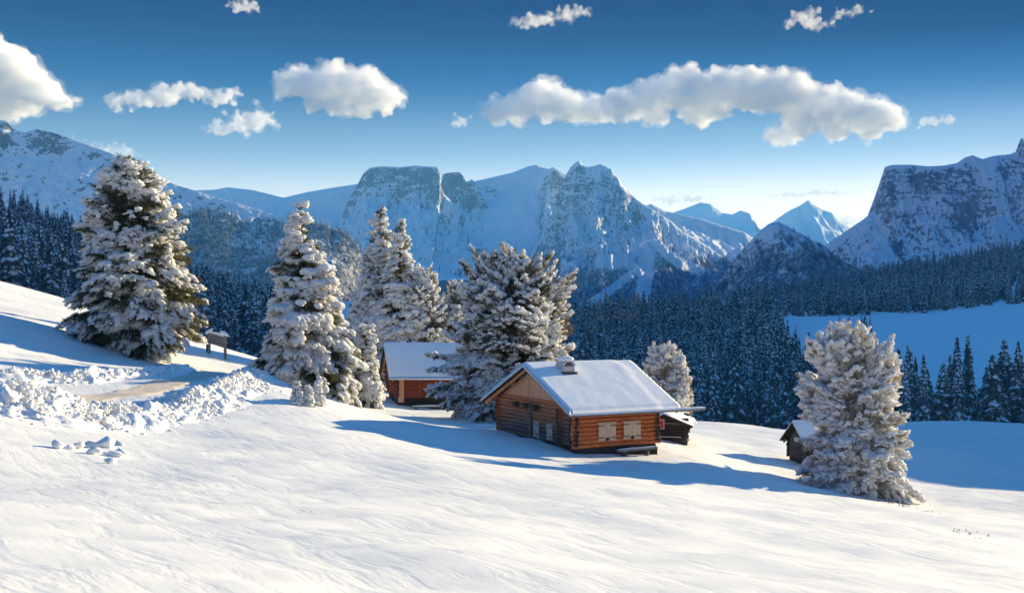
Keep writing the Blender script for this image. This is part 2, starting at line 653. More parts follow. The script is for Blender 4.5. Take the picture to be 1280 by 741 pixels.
def nearground():
    def axis(a, b, d0, d1, c, w):
        out, q = [a], a
        while q < b:
            q += d0 + (d1 - d0) * min(1, max(0, abs(q - c) - w) / 60)
            out.append(q)
        return np.array(out)
    xs = axis(-110, 170, .30, 1.4, 0, 32)
    ys = [-12.0]
    while ys[-1] < 205:
        y = ys[-1]
        ys.append(y + (.6 if y < 8 else .22 if y < 40 else .3 if y < 80 else .5 if y < 125 else 1.2))
    ys = np.array(ys)
    X, Y = np.meshgrid(xs, ys)
    Z = H(X, Y)
    e = np.minimum.reduce([sstep(-110, -100, X), 1 - sstep(160, 170, X), 1 - sstep(192, 204, Y)])
    Z = Z - (1 - e) * 4.0
    o = mesh_np('snow_field', np.stack([X, Y, Z], -1).reshape(-1, 3), grid_faces(len(xs), len(ys)), M['ground'], smooth=True)
    tag(o, 'sunlit snow slope with wind-blown streaks falling away to the right', 'snow field', kind='structure')


nearground()


def HV(x, y):
    """Height of the valley floor and its slopes beyond the near hill."""
    x, y = np.asarray(x, float), np.asarray(y, float)
    z = H0(x, y)
    far = sstep(1500, 2100, y)
    z = z * (1 - far) + far * -95
    z = np.clip(z, -110, 260)
    wide = sstep(420, 900, np.abs(x) - .5 * y)
    z = z * (1 - wide) + wide * -60
    z = z + (fbm(x * .008, y * .008, 4) * 2.2) * sstep(180, 400, y)
    return z


def valley():
    xs = np.concatenate([np.linspace(-6000, -820, 50), np.linspace(-800, 800, 201), np.linspace(820, 6000, 50)])
    ys = np.concatenate([np.linspace(-600, 60, 15), np.linspace(70, 1700, 190), np.linspace(1750, 11500, 40)])
    X, Y = np.meshgrid(xs, ys)
    Z = HV(X, Y)
    inside = sstep(-106, -98, X) * (1 - sstep(158, 166, X)) * (1 - sstep(190, 200, Y)) * sstep(-30, -11, Y)
    edge = sstep(-150, -100, X) * (1 - sstep(165, 210, X)) * (1 - sstep(200, 225, Y))
    Z = Z - 6.0 * inside - .35 * edge - 3 * (1 - sstep(-20, 30, Y))
    o = mesh_np('valley_ground', np.stack([X, Y, Z], -1).reshape(-1, 3), grid_faces(len(xs), len(ys)), M['valley'], smooth=True)
    tag(o, 'blue shaded snow meadows and valley floor beyond the huts', 'terrain', kind='structure')


valley()


# ------------------------------------------------------------------ mountains
def project(x, y, z):
    return CX + F * x / y, HZ - F * z / y


FAR_TREES = []


def mountain(label, ridge, D, yb, zb, nx=360, ny=150, back=700, expo=1.25, cliff=None, amp=30, lam=260, rock=.1, wood=None, wob=0, stripes=(), seed=0,
             rough=3.0, extra=None, rockslope=(1.0, 1.9), trees=0):
    """A massif: its crest runs at distance D with the crest heights of the place, its front falls to (yb, zb), its back falls away behind."""
    rp = np.array(ridge, float)
    rx = (rp[:, 0] - CX) / F * D
    rz = (HZ - rp[:, 1]) / F * D
    xs = np.linspace(rx[0], rx[-1], nx)
    zr = np.interp(xs, rx, rz)
    tt = np.linspace(0, 1, ny) ** 1.35
    ys = np.concatenate([np.linspace(D + back, D, 24)[:-1], D - (D - yb) * tt])
    X, Y = np.meshgrid(xs, ys)
    ZR = np.broadcast_to(zr, X.shape)
    s = seed * 13.7
    if wob:
        Y = Y + wob * fbm(X / (lam * 3) + s, X * 0 + 3.3, 3) * (1 - sstep(0, 1, np.abs((D - Y) / (D - yb))))
    T = np.clip((D - Y) / (D - yb), -1, 1)
    t = np.clip(T, 0, 1)
    G = (1 - t) ** expo
    if cliff is not None:
        fc = np.interp(xs, (np.array([c[0] for c in cliff]) - CX) / F * D, [c[1] for c in cliff])
        tc = np.interp(xs, (np.array([c[0] for c in cliff]) - CX) / F * D, [c[2] for c in cliff])
        fcx = np.broadcast_to(fc, X.shape) * (1 + .25 * fbm(X / (lam * .8) + s, X * 0, 3))
        tcx = np.broadcast_to(tc, X.shape) * (1 + .5 * fbm(X / (lam * .5) + s, X * 0 + 5, 3))
        k = sstep(0, 1, np.clip(t / np.maximum(tcx, 1e-3), 0, 1))
        t2 = np.clip((t - tcx) / (1 - tcx), 0, 1)
        G = np.where(t < tcx, 1 - fcx * k, (1 - fcx) * (1 - t2) ** expo)
    Z = zb + (ZR - zb) * G
    w = sstep(0, .10, t) * (1 - sstep(.75, 1.0, t))
    g1 = ridged(X / lam + s, Y / (lam * 2.2) + s, 6)
    g2 = ridged(X / (lam * .33) + s, Y / (lam * .8), 5)
    Z = Z - w * amp * (1 - g1) * 2.2 - w * amp * .45 * (1 - g2)
    Z = Z - rough * np.abs(fbm(X / 35 + s, Y / 35, 4)) * sstep(0, .02, t)
    b = np.clip(-T, 0, 1)
    bk = np.clip((Y - D) / back, 0, 1)
    Z = np.where(Y > D, zb + (ZR - zb) * (1 - bk) ** 1.5, Z)
    if extra is not None:
        Z = Z + extra(X, Y)
    gx = np.gradient(Z, axis=1) / np.maximum(np.abs(np.gradient(X, axis=1)), 1e-3)
    gy = np.gradient(Z, axis=0) / np.maximum(np.abs(np.gradient(Y, axis=0)), 1e-3)
    slope = np.sqrt(gx ** 2 + gy ** 2)
    rk = sstep(rockslope[0], rockslope[1], slope) * .85 + rock - .25
    rk = rk + .35 * (.62 - g1)
    wd = np.full(X.shape, -1.0)
    if wood is not None:
        z0, z1 = wood                                    # woods thin out between these two heights
        wd = 1 - sstep(z0, z1, Z + 60 * fbm(X / 300 + s, Y / 300, 3)) - .30 + .25 * fbm(X / 120, Y / 120, 3)
        px, py = project(X, Y, Z)
        for (ln, wid) in stripes:                        # ski runs and clearings cut into the woods
            ln = np.array(ln, float)
            dmin = np.full(X.shape, 1e9)
            for a, c in zip(ln[:-1], ln[1:]):
                q = np.clip(((px - a[0]) * (c[0] - a[0]) + (py - a[1]) * (c[1] - a[1])) / max(((c - a) ** 2).sum(), 1e-6), 0, 1)
                dmin = np.minimum(dmin, np.hypot(px - a[0] - q * (c[0] - a[0]), py - a[1] - q * (c[1] - a[1])))
            wd = wd - 1.6 * (1 - sstep(wid * .7, wid * 1.3, dmin))
            rk = rk - .9 * (1 - sstep(wid * .7, wid * 1.3, dmin))
    if trees:
        rs = np.random.RandomState(seed + 50)
        ok = np.argwhere((wd > .35) & (T > .0) & (T < .95))
        sel = ok[rs.randint(0, len(ok), trees)]
        jx, jy = sel[:, 1], sel[:, 0]
        FAR_TREES.append(np.stack([X[jy, jx] + rs.uniform(-6, 6, trees), Y[jy, jx], Z[jy, jx] - 1.5, rs.uniform(9, 21, trees)], 1))
    o = mesh_np('mountain', np.stack([X, Y, Z], -1).reshape(-1, 3), grid_faces(len(xs), len(ys)), M['mountain'], smooth=True)
    attr(o, 'rock', rk)
    attr(o, 'wood', wd)
    attr(o, 'gully', 1 - g1)
    tag(o, label, 'mountain', kind='structure')
    return o


def build_mountains():
    mountain('pale far snow peak with two rounded domes near the horizon', [(800, 300), (835, 268), (855, 261), (876, 253), (888, 255), (903, 266), (915, 268), (926, 263), (938, 267), (948, 285), (990, 310)],
             9000, 7600, -80, nx=200, ny=80, amp=40, lam=420, rock=.0, seed=1, rockslope=(1.2, 2.4))
    mountain('pale far snow peak shaped like a tent near the horizon', [(930, 300), (962, 280), (985, 264), (1000, 257), (1010, 250), (1018, 256), (1028, 262), (1040, 266), (1050, 276), (1075, 292), (1120, 320)],
             9200, 7700, -80, nx=200, ny=80, amp=45, lam=420, rock=.0, seed=2, rockslope=(1.2, 2.4))
    mountain('broad snowy ridge with a smooth white bowl under a blunt summit',
             [(215, 262), (245, 238), (270, 237), (285, 234), (318, 238), (355, 247), (385, 240), (420, 234), (448, 230), (500, 240), (560, 231), (592, 227), (618, 221), (640, 216), (660, 208), (670, 206), (680, 210), (700, 214), (730, 230),
              (770, 250), (800, 258), (815, 255), (832, 264), (850, 268), (880, 275), (930, 290), (960, 310)],
             5200, 4150, -90, nx=560, ny=170, expo=1.05, amp=34, lam=330, rock=-.02, wood=(20, 130), seed=3, rockslope=(.85, 1.7))
    mountain('flat topped rock block with vertical dark cliffs on the snowy ridge',
             [(428, 268), (438, 245), (446, 232), (455, 216), (462, 210), (476, 208), (500, 209), (520, 207), (530, 208), (547, 209), (550, 216), (551, 232), (556, 244), (575, 262), (600, 290)],
             4800, 4150, 0, nx=300, ny=150, back=260, expo=1.0, cliff=[(430, .12, .1), (450, .17, .06), (545, .24, .06), (552, .2, .1), (575, .1, .1)], amp=30, lam=110, rock=.0, seed=4, rockslope=(1.1, 2.2))
    mountain('small square rock block behind the flat topped one', [(540, 262), (550, 236), (553, 218), (560, 216), (575, 215), (579, 219), (582, 227), (587, 226), (590, 224), (594, 229), (598, 236), (612, 262)],
             5000, 4600, 120, nx=120, ny=80, back=200, expo=1.0, cliff=[(545, .3, .1), (590, .34, .1), (610, .2, .1)], amp=18, lam=90, rock=.05, seed=5, rockslope=(1.0, 2.0))
    mountain('jagged rock tower with snow in its gullies above the ski runs',
             [(655, 330), (680, 290), (692, 262), (697, 240), (703, 230), (708, 217), (714, 208), (720, 203), (724, 201), (728, 206), (734, 209), (741, 208), (750, 205), (757, 208), (764, 211), (768, 218), (773, 222), (777, 230), (786, 239),
              (797, 250), (806, 256), (822, 266), (838, 276), (852, 288), (880, 305), (930, 340)],
             4550, 3650, -90, nx=480, ny=220, back=420, expo=1.25, cliff=[(655, .05, .1), (695, .24, .14), (720, .30, .14), (770, .28, .16), (800, .16, .14), (850, .05, .1)], amp=52, lam=150, rock=-.04, wood=(30, 125), trees=5200, seed=6,
             rockslope=(1.05, 2.3), rough=7,
             stripes=[([(812, 300), (806, 345), (803, 378)], 8), ([(812, 302), (780, 325), (765, 332)], 5), ([(797, 338), (760, 365), (735, 380)], 4), ([(815, 300), (850, 330), (875, 338)], 5), ([(840, 300), (880, 315)], 5)])
    mountain('craggy snow spur right of the blunt summit', [(660, 300), (676, 232), (684, 214), (690, 209), (697, 212), (702, 219), (712, 225), (730, 250), (760, 300)],
             5000, 4300, 0, nx=140, ny=110, back=240, expo=1.1, cliff=[(665, .1, .1), (690, .2, .1), (720, .2, .1)], amp=26, lam=90, rock=.0, seed=7, rockslope=(1.0, 2.0))
    mountain('long dark mountainside with thin snow sloping down from the left edge',
             [(-420, 60), (-200, 110), (-60, 140), (0, 150), (8, 152), (18, 162), (32, 166), (45, 161), (70, 167), (100, 178), (140, 192), (175, 208), (200, 222), (222, 232), (250, 240), (268, 247), (300, 255), (340, 268), (390, 276), (430, 290), (446, 303), (456, 330), (470, 360), (520, 420)],
             2600, 2130, -60, nx=560, ny=200, back=500, expo=1.0, amp=8, lam=130, rock=.22, wood=(30, 210), trees=5000, seed=8, rockslope=(.7, 1.5), rough=3.5)
    mountain('rounded dark wooded hill in front of the far snow peaks', [(845, 400), (880, 372), (905, 343), (925, 314), (940, 297), (950, 287), (962, 279), (972, 275), (984, 278), (1000, 287), (1018, 300), (1034, 308), (1052, 322), (1085, 340), (1130, 366), (1180, 390)],
             2700, 2250, -85, nx=260, ny=130, back=420, expo=1.05, amp=30, lam=170, rock=-.05, wood=(60, 190), seed=9, rough=6, trees=1300, wob=60)
    mountain('wide cliffed massif with pale rock walls above snowy screes at the right edge',
             [(985, 345), (1020, 315), (1060, 287), (1078, 275), (1092, 264), (1098, 248), (1102, 222), (1106, 209), (1115, 206), (1140, 206), (1160, 208), (1180, 207), (1196, 204), (1206, 197), (1216, 194), (1228, 199), (1242, 195), (1262, 193), (1270, 190), (1274, 178), (1277, 172), (1281, 178), (1284, 192),
              (1320, 180), (1420, 150), (1560, 120)],
             3500, 2500, -70, nx=620, ny=240, back=700, expo=1.15, cliff=[(985, .0, .1), (1085, .05, .1), (1100, .26, .08), (1125, .36, .09), (1200, .4, .16), (1280, .42, .2), (1560, .42, .2)], amp=46, lam=170, rock=-.03, wood=(-20, 60), trees=2500, seed=10,
             rockslope=(.9, 2.1), rough=6)
    # arm added to the massif, out of view, to keep the valley shaded
    line = np.array([(1320, 560, 0), (1330, 1235, 0), (1330, 1262, 300), (1332, 1360, 600), (1345, 1600, 700), (1500, 2100, 735), (2050, 3300, 715), (2550, 4600, 720), (2900, 5900, 715)], float)
    xs = np.linspace(640, 4200, 190)
    ys = np.linspace(560, 6000, 240)
    X, Y = np.meshgrid(xs, ys)
    cxr = np.interp(Y, line[:, 1], line[:, 0]) + 40 * np.sin(Y / 240)
    hgt = np.interp(Y, line[:, 1], line[:, 2])
    wl = np.where(X < cxr, 440 + .10 * (Y - 640), 1100)
    Z = -90 + hgt * np.maximum(0, 1 - np.abs(X - cxr) / wl) ** 1.15
    Z = Z - 30 * (1 - ridged(X / 300, Y / 300, 5)) * sstep(.1, .3, (Z + 90) / 500)
    o = mesh_np('mountain', np.stack([X, Y, Z], -1).reshape(-1, 3), grid_faces(190, 240), M['mountain'], smooth=True)
    g = np.hypot(np.gradient(Z, axis=1) / 18.8, np.gradient(Z, axis=0) / 22.8)
    attr(o, 'rock', sstep(.75, 1.5, g) - .2)
    attr(o, 'wood', .8 - sstep(40, 120, Z))
    attr(o, 'gully', g)
    tag(o, 'unseen snowy arm added to the massif to shade the valley', 'mountain', kind='structure')


build_mountains()

# ------------------------------------------------------------------ air
HAZE = 1
if HAZE:
    hb = MB()
    hb.box((-7000, -700, -140), (7000, 11600, 660))
    t = NT('haze')
    pv = t.n('ShaderNodeVolumePrincipled')
    pv.inputs['Color'].default_value = (.14, .55, 1.0, 1)
    pv.inputs['Density'].default_value = 6.5e-5
    pv.inputs['Anisotropy'].default_value = .15
    t.l(pv.outputs[0], t.out.inputs['Volume'])
    tag(hb.build('haze', t.m), 'pale blue air in the valley', 'haze', kind='stuff')


# ------------------------------------------------------------------ the shaded forests
def fir_mesh(seed, nwh, nbo, snow=.75):
    """Vertices, triangles and material indices of a snow-dusted spruce one unit tall."""
    rg = random.Random(seed)
    V, T, MI = [], [], []

    def tri(a, b, c, m):
        T.append((a, b, c))
        MI.append(m)
    wid = rg.uniform(.13, .20)
    for k in range(5):
        a = 2 * math.pi * k / 5
        V.append((.013 * math.cos(a), .013 * math.sin(a), -.03))
    V.append((0, 0, .98))
    for k in range(5):
        tri(k, (k + 1) % 5, 5, 2)
    for i in range(nwh):
        h = .05 + .93 * (i + rg.uniform(-.3, .3)) / nwh
        r0 = wid * (1 - h) ** .85 + .012
        off = rg.uniform(0, 7)
        for b in range(nbo if h < .8 else max(4, nbo - 2)):
            a = off + 2 * math.pi * (b + rg.uniform(-.3, .3)) / nbo
            r = r0 * rg.uniform(.75, 1.2)
            ca, sa = math.cos(a), math.sin(a)
            w = r * rg.uniform(.26, .38) + .006
            dr = rg.uniform(.30, .75) * r + .01
            q = len(V)
            m = .55 * r
            V += [(0, 0, h + .03), (ca * m - sa * w, sa * m + ca * w, h - dr * .75), (ca * m, sa * m, h + .012 - dr * .2), (ca * m + sa * w, sa * m - ca * w, h - dr * .75), (ca * r, sa * r, h - dr)]
            tri(q, q + 2, q + 1, 0)
            tri(q, q + 3, q + 2, 0)
            tri(q + 2, q + 4, q + 1, 0)
            tri(q + 2, q + 3, q + 4, 0)
            if rg.random() < snow:
                q = len(V)
                e, w2, s0, s1 = .010, w * rg.uniform(.3, .95), rg.uniform(.15, .55), rg.uniform(.7, 1.02)
                V += [(ca * r * s0, sa * r * s0, h + .022 - dr * s0 * .35 + e), (ca * m - sa * w2, sa * m + ca * w2, h - dr * .6 + e), (ca * m, sa * m, h + .012 - dr * .2 + e * 1.5),
                      (ca * m + sa * w2, sa * m - ca * w2, h - dr * .6 + e), (ca * r * s1, sa * r * s1, h - dr * s1 + e)]
                tri(q, q + 2, q + 1, 1)
                tri(q, q + 3, q + 2, 1)
                tri(q + 2, q + 4, q + 1, 1)
                tri(q + 2, q + 3, q + 4, 1)
    return np.array(V, np.float32), np.array(T, np.int32), np.array(MI, np.int32)


def near_skyline():
    px = np.arange(-200, 1500, 10.0)
    best = np.full(len(px), 900.0)
    for y in np.arange(30, 126, 2.0):
        x = (px - CX) / F * y
        z = H(x, np.full(len(px), y), False)
        best = np.minimum(best, HZ - F * z / y)
    return px, best


def forest():
    rg = random.Random(11)
    skx, sky_ = near_skyline()
    pts = []
    sp = 9.0
    y = 260.0
    while y < 1650:
        x = -.55 * y
        while x < .5 * y:
            pts.append((x + rg.uniform(-3.8, 3.8), y + rg.uniform(-3.8, 3.8)))
            x += sp * (1 if y < 1000 else 1.25)
        y += sp * (1 if y < 1000 else 1.25)
    pts = np.array(pts)
    z = HV(pts[:, 0], pts[:, 1])
    px, py = project(pts[:, 0], pts[:, 1], z)
    clear = fbm(pts[:, 0] / 60, pts[:, 1] / 60, 3)
    out = []
    for (x, yy), zz, a, b, cl in zip(pts, z, px, py, clear):
        reg, h = None, rg.uniform(13, 24)
        if -70 < a < 150 and 280 < yy < 860 and b > 235 + max(0, a) * .55 + 12 * cl:
            reg = 'left'
        elif 150 <= a < 350 and 330 < yy < 760 and cl > -.75:
            reg = 'gap'
        elif 480 < a < 980 - max(0, (yy - 700)) * .05 and 380 < yy < 990:
            reg, h = 'centre', rg.uniform(15, 27)
        elif 980 <= a < 1092 - max(0, yy - 500) * .7 and 370 < yy < 640:
            reg = 'centre'
        elif a > 930 and 1010 < yy < 1640 and b < 392:
            reg = 'upper'
        elif a > 980 and 968 < yy <= 1010 and cl > -.2:
            reg = 'upper'
        elif 1028 < a < 1090 and 740 < yy < 800 and cl > 0:
            reg, h = 'upper', rg.uniform(8, 13)
        if reg is None:
            continue
        if rg.random() < .2:
            h *= .62
        top = HZ - F * (zz + h) / yy
        s = np.interp(a, skx, sky_)
        if top > s - 1 or a < -60 or a > 1340:
            continue
        out.append((h / yy, x, yy, float(zz), h, reg, a, top))
    q = 1100.0
    while q < 1335:                                      # the row at the foot of the meadow, in uneven clumps
        for _ in range(rg.choice((1, 2, 2, 3))):
            yy = rg.uniform(335, 385)
            a = q + rg.uniform(-6, 6)
            x = (a - CX) / F * yy
            zz = float(HV(x, yy))
            h = rg.choice((9, 13, 16, 18, 20, 22, 23)) * rg.uniform(.9, 1.1)
            top = HZ - F * (zz + h) / yy
            if top < np.interp(a, skx, sky_) - 1:
                out.append((h / yy, x, yy, zz, h, 'row', a, top))
        q += rg.uniform(5, 13)
    out.sort(reverse=True)
    print('FOREST', len(out))
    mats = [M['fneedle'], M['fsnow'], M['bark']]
    protos = [fir_mesh(s, 24, 7, .5 + .11 * s) for s in range(5)]
    lows = [fir_mesh(s + 20, 17, 6, .36 + .115 * s) for s in range(6)]
    meshes = []
    for i, (V, T, MI) in enumerate(protos):
        o = mesh_np('spruce', V, None, mats, mi=MI, tris=T)
        meshes.append(o)
    lab = {'left': ('tall shaded spruce in the dark forest left of the big round-topped snowy spruce', 'spruces of the dark forest at the left edge'),
           'gap': ('shaded spruce in the dark forest seen behind the wooden noticeboard', 'spruces of the forest behind the noticeboard'),
           'centre': ('snow-dusted spruce in the blue shaded forest behind the log hut with the chimney', 'spruces of the forest behind the huts'),
           'upper': ('small shaded spruce in the forest above the blue snow meadow', 'spruces of the forest above the meadow'),
           'row': ('dark shaded spruce in the row at the foot of the blue snow meadow', 'spruces in the row below the meadow')}
    used = set()
    n_ind = 0
    rest = []
    for r in out:
        if n_ind < 285 and not 480 < r[6] < 705:
            k = rg.randrange(5)
            src = meshes[k]
            o = src if k not in used else src.copy()
            if k in used:
                COL.objects.link(o)
            used.add(k)
            o.location = (r[1], r[2], r[3] - .3)
            o.rotation_euler = (0, 0, rg.uniform(0, 6.28))
            wsc = r[4] * rg.choice((.7, .85, 1.0, 1.2, 1.4))
            o.scale = (wsc, wsc, r[4])
            tag(o, lab[r[5]][0], 'spruce tree', lab[r[5]][1])
            n_ind += 1
        else:
            rest.append(r)
    VV, TT, MM, b = [], [], [], 0
    for r in rest:
        V, T, MI = lows[rg.randrange(6)]
        a = rg.uniform(0, 6.28)
        c, s = math.cos(a), math.sin(a)
        w = r[4] * rg.choice((.65, .8, 1.0, 1.2, 1.45))
        X = np.stack([(V[:, 0] * c - V[:, 1] * s) * w + r[1], (V[:, 0] * s + V[:, 1] * c) * w + r[2], V[:, 2] * r[4] + r[3] - .3], 1)
        VV.append(X)
        TT.append(T + b)
        # the few sunlit treetops: warm sunlight painted into the needle colour
        sunlit_fir = r[5] == 'centre' and 725 < r[6] < 805 and r[7] < 392 and rg.random() < .6
        MM.append(np.where(MI == 0, 3, MI) if sunlit_fir else MI)
        b += len(V)
    o = mesh_np('forest', np.concatenate(VV), None, mats + [M['sunlit_fir']], mi=np.concatenate(MM), tris=np.concatenate(TT))
    tag(o, 'dense blue shaded spruce forest covering the valley slopes', 'forest', kind='stuff')


forest()


def far_woods():
    """The woods on the mountainsides: small trees on the slopes themselves."""
    A = np.concatenate(FAR_TREES)
    lows = [fir_mesh(s + 40, 6, 4, 1.0) for s in range(6)]
    rs = np.random.RandomState(77)
    k = rs.randint(0, 6, len(A))
    VV, TT, MM, b = [], [], [], 0
    for j in range(6):
        V, T, MI = lows[j]
        a = A[k == j]
        n = len(a)
        w = a[:, 3] * rs.uniform(1.1, 1.7, n)
        X = np.stack([V[None, :, 0] * w[:, None] + a[:, 0, None], V[None, :, 1] * w[:, None] + a[:, 1, None], V[None, :, 2] * a[:, 3, None] + a[:, 2, None]], -1)
        VV.append(X.reshape(-1, 3))
        TT.append((T[None] + (np.arange(n) * len(V))[:, None, None]).reshape(-1, 3) + b)
        MM.append(np.tile(MI, n))
        b += n * len(V)
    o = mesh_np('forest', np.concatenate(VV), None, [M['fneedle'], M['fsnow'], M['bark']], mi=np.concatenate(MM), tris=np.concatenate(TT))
    tag(o, 'thin dark woods scattered over the far mountainsides', 'forest', kind='stuff')


far_woods()


# ------------------------------------------------------------------ clouds
def cloud_material(name, dens, aniso=.0):
    t = NT(name)
    pv = t.n('ShaderNodeVolumePrincipled')
    pv.inputs['Color'].default_value = (.992, .992, .994, 1)
    pv.inputs['Density'].default_value = dens
    pv.inputs['Anisotropy'].default_value = aniso
    t.l(pv.outputs[0], t.out.inputs['Volume'])
    return t.m


def ico(sub):
    bm = bmesh.new()
    bmesh.ops.create_icosphere(bm, subdivisions=sub, radius=1)
    V = np.array([v.co[:] for v in bm.verts], np.float32)
    T = np.array([[v.index for v in f.verts] for f in bm.faces], np.int32)
    bm.free()
    return V, T


ICO1, ICO2, ICO3 = ico(1), ico(2), ico(3)


def cloud(label, circles, d, dens, seed=0, puff=.5, vox=11, flat=.72, amp=1.0, depth=.7, chain=False):
    """circles: (px, py, radius in px) across the body of the cloud; smaller billows are grown over each of them."""
    rg = random.Random(seed)
    k = d / F
    if chain:                                            # a thin cloud: the body runs on between the given places
        out = []
        for a, b in zip(circles[:-1], circles[1:]):
            for q in (0, .33, .66):
                out.append(tuple(a[i] + (b[i] - a[i]) * q + (rg.uniform(-.15, .15) * a[2] if i < 2 else 0) for i in range(3)))
        circles = out + [circles[-1]]
    cen = np.mean([P(c[0], c[1], d) for c in circles], axis=0)
    balls = []
    for (px, py, r) in circles:
        c = P(px, py, d) - cen
        r = r * k
        if chain:                                        # torn into small shreds
            balls.append((c, r * .55))
            for _ in range(9):
                balls.append((c + np.array([rg.gauss(0, .75), rg.gauss(0, .5), rg.gauss(.05, .5)]) * r, r * rg.uniform(.16, .48)))
            continue
        c[1] += rg.uniform(-.5, .5) * r * depth
        balls.append((c, r))
        for _ in range(int(14 * puff * 2)):
            u = np.array([rg.gauss(0, 1), rg.gauss(0, 1), rg.gauss(.25, .8)])
            u /= np.linalg.norm(u)
            u[2] *= flat if u[2] < 0 else 1
            q = rg.uniform(.28, .5) * r
            balls.append((c + u * (r * .82), q))
            for _ in range(3):
                w = u + np.array([rg.gauss(0, .6), rg.gauss(0, .6), rg.gauss(.2, .6)])
                w /= np.linalg.norm(w)
                balls.append((c + u * (r * .82) + w * q * .85, q * rg.uniform(.3, .5)))
    def body(nm, bl, den, vx, disp):
        V0, T0 = ICO2
        Vf = V0.copy()
        if not chain:
            Vf[:, 2] = np.where(Vf[:, 2] < -.3, -.3 + (Vf[:, 2] + .3) * .25, Vf[:, 2])
        V = np.concatenate([Vf * b[1] * np.array([1, depth + .3, 1]) + b[0] for b in bl])
        T = np.concatenate([T0 + i * len(V0) for i in range(len(bl))])
        o = mesh_np(nm, V, None, cloud_material('cloud_air', den), tris=T)
        md = o.modifiers.new('union', 'REMESH')
        md.mode = 'VOXEL'
        md.voxel_size = vx
        for sc, st in disp:
            tx = bpy.data.textures.new('billow', 'CLOUDS')
            tx.noise_scale = sc * amp
            tx.noise_depth = 3
            dm = o.modifiers.new('billow', 'DISPLACE')
            dm.texture = tx
            dm.texture_coords = 'LOCAL'
            dm.strength = st * amp
            dm.mid_level = .55
        md = o.modifiers.new('union', 'REMESH')
        md.mode = 'VOXEL'
        md.voxel_size = vx
        dg = bpy.context.evaluated_depsgraph_get()
        me = bpy.data.meshes.new_from_object(o.evaluated_get(dg))
        old = o.data
        o.modifiers.clear()
        o.data = me
        bpy.data.meshes.remove(old)
        return o
    o = body('cloud', balls, dens, vox, ((190, 170), (75, 95), (30, 34)))
    o.location = cen
    tag(o, label, 'cloud')
    # a thin torn veil round the body
    vb = [(b[0], b[1] * 1.14 + 14 * amp) for b in balls]
    for b in list(balls):
        if rg.random() < .35:
            u = np.array([rg.gauss(0, 1), rg.gauss(0, .5), rg.gauss(-.1, .7)])
            vb.append((b[0] + u / np.linalg.norm(u) * b[1] * rg.uniform(.9, 1.5), b[1] * rg.uniform(.2, .4)))
    v = body('veil', vb, dens * .2, vox * 1.3, ((120, 150), (40, 80)))
    v.parent = o
    return o


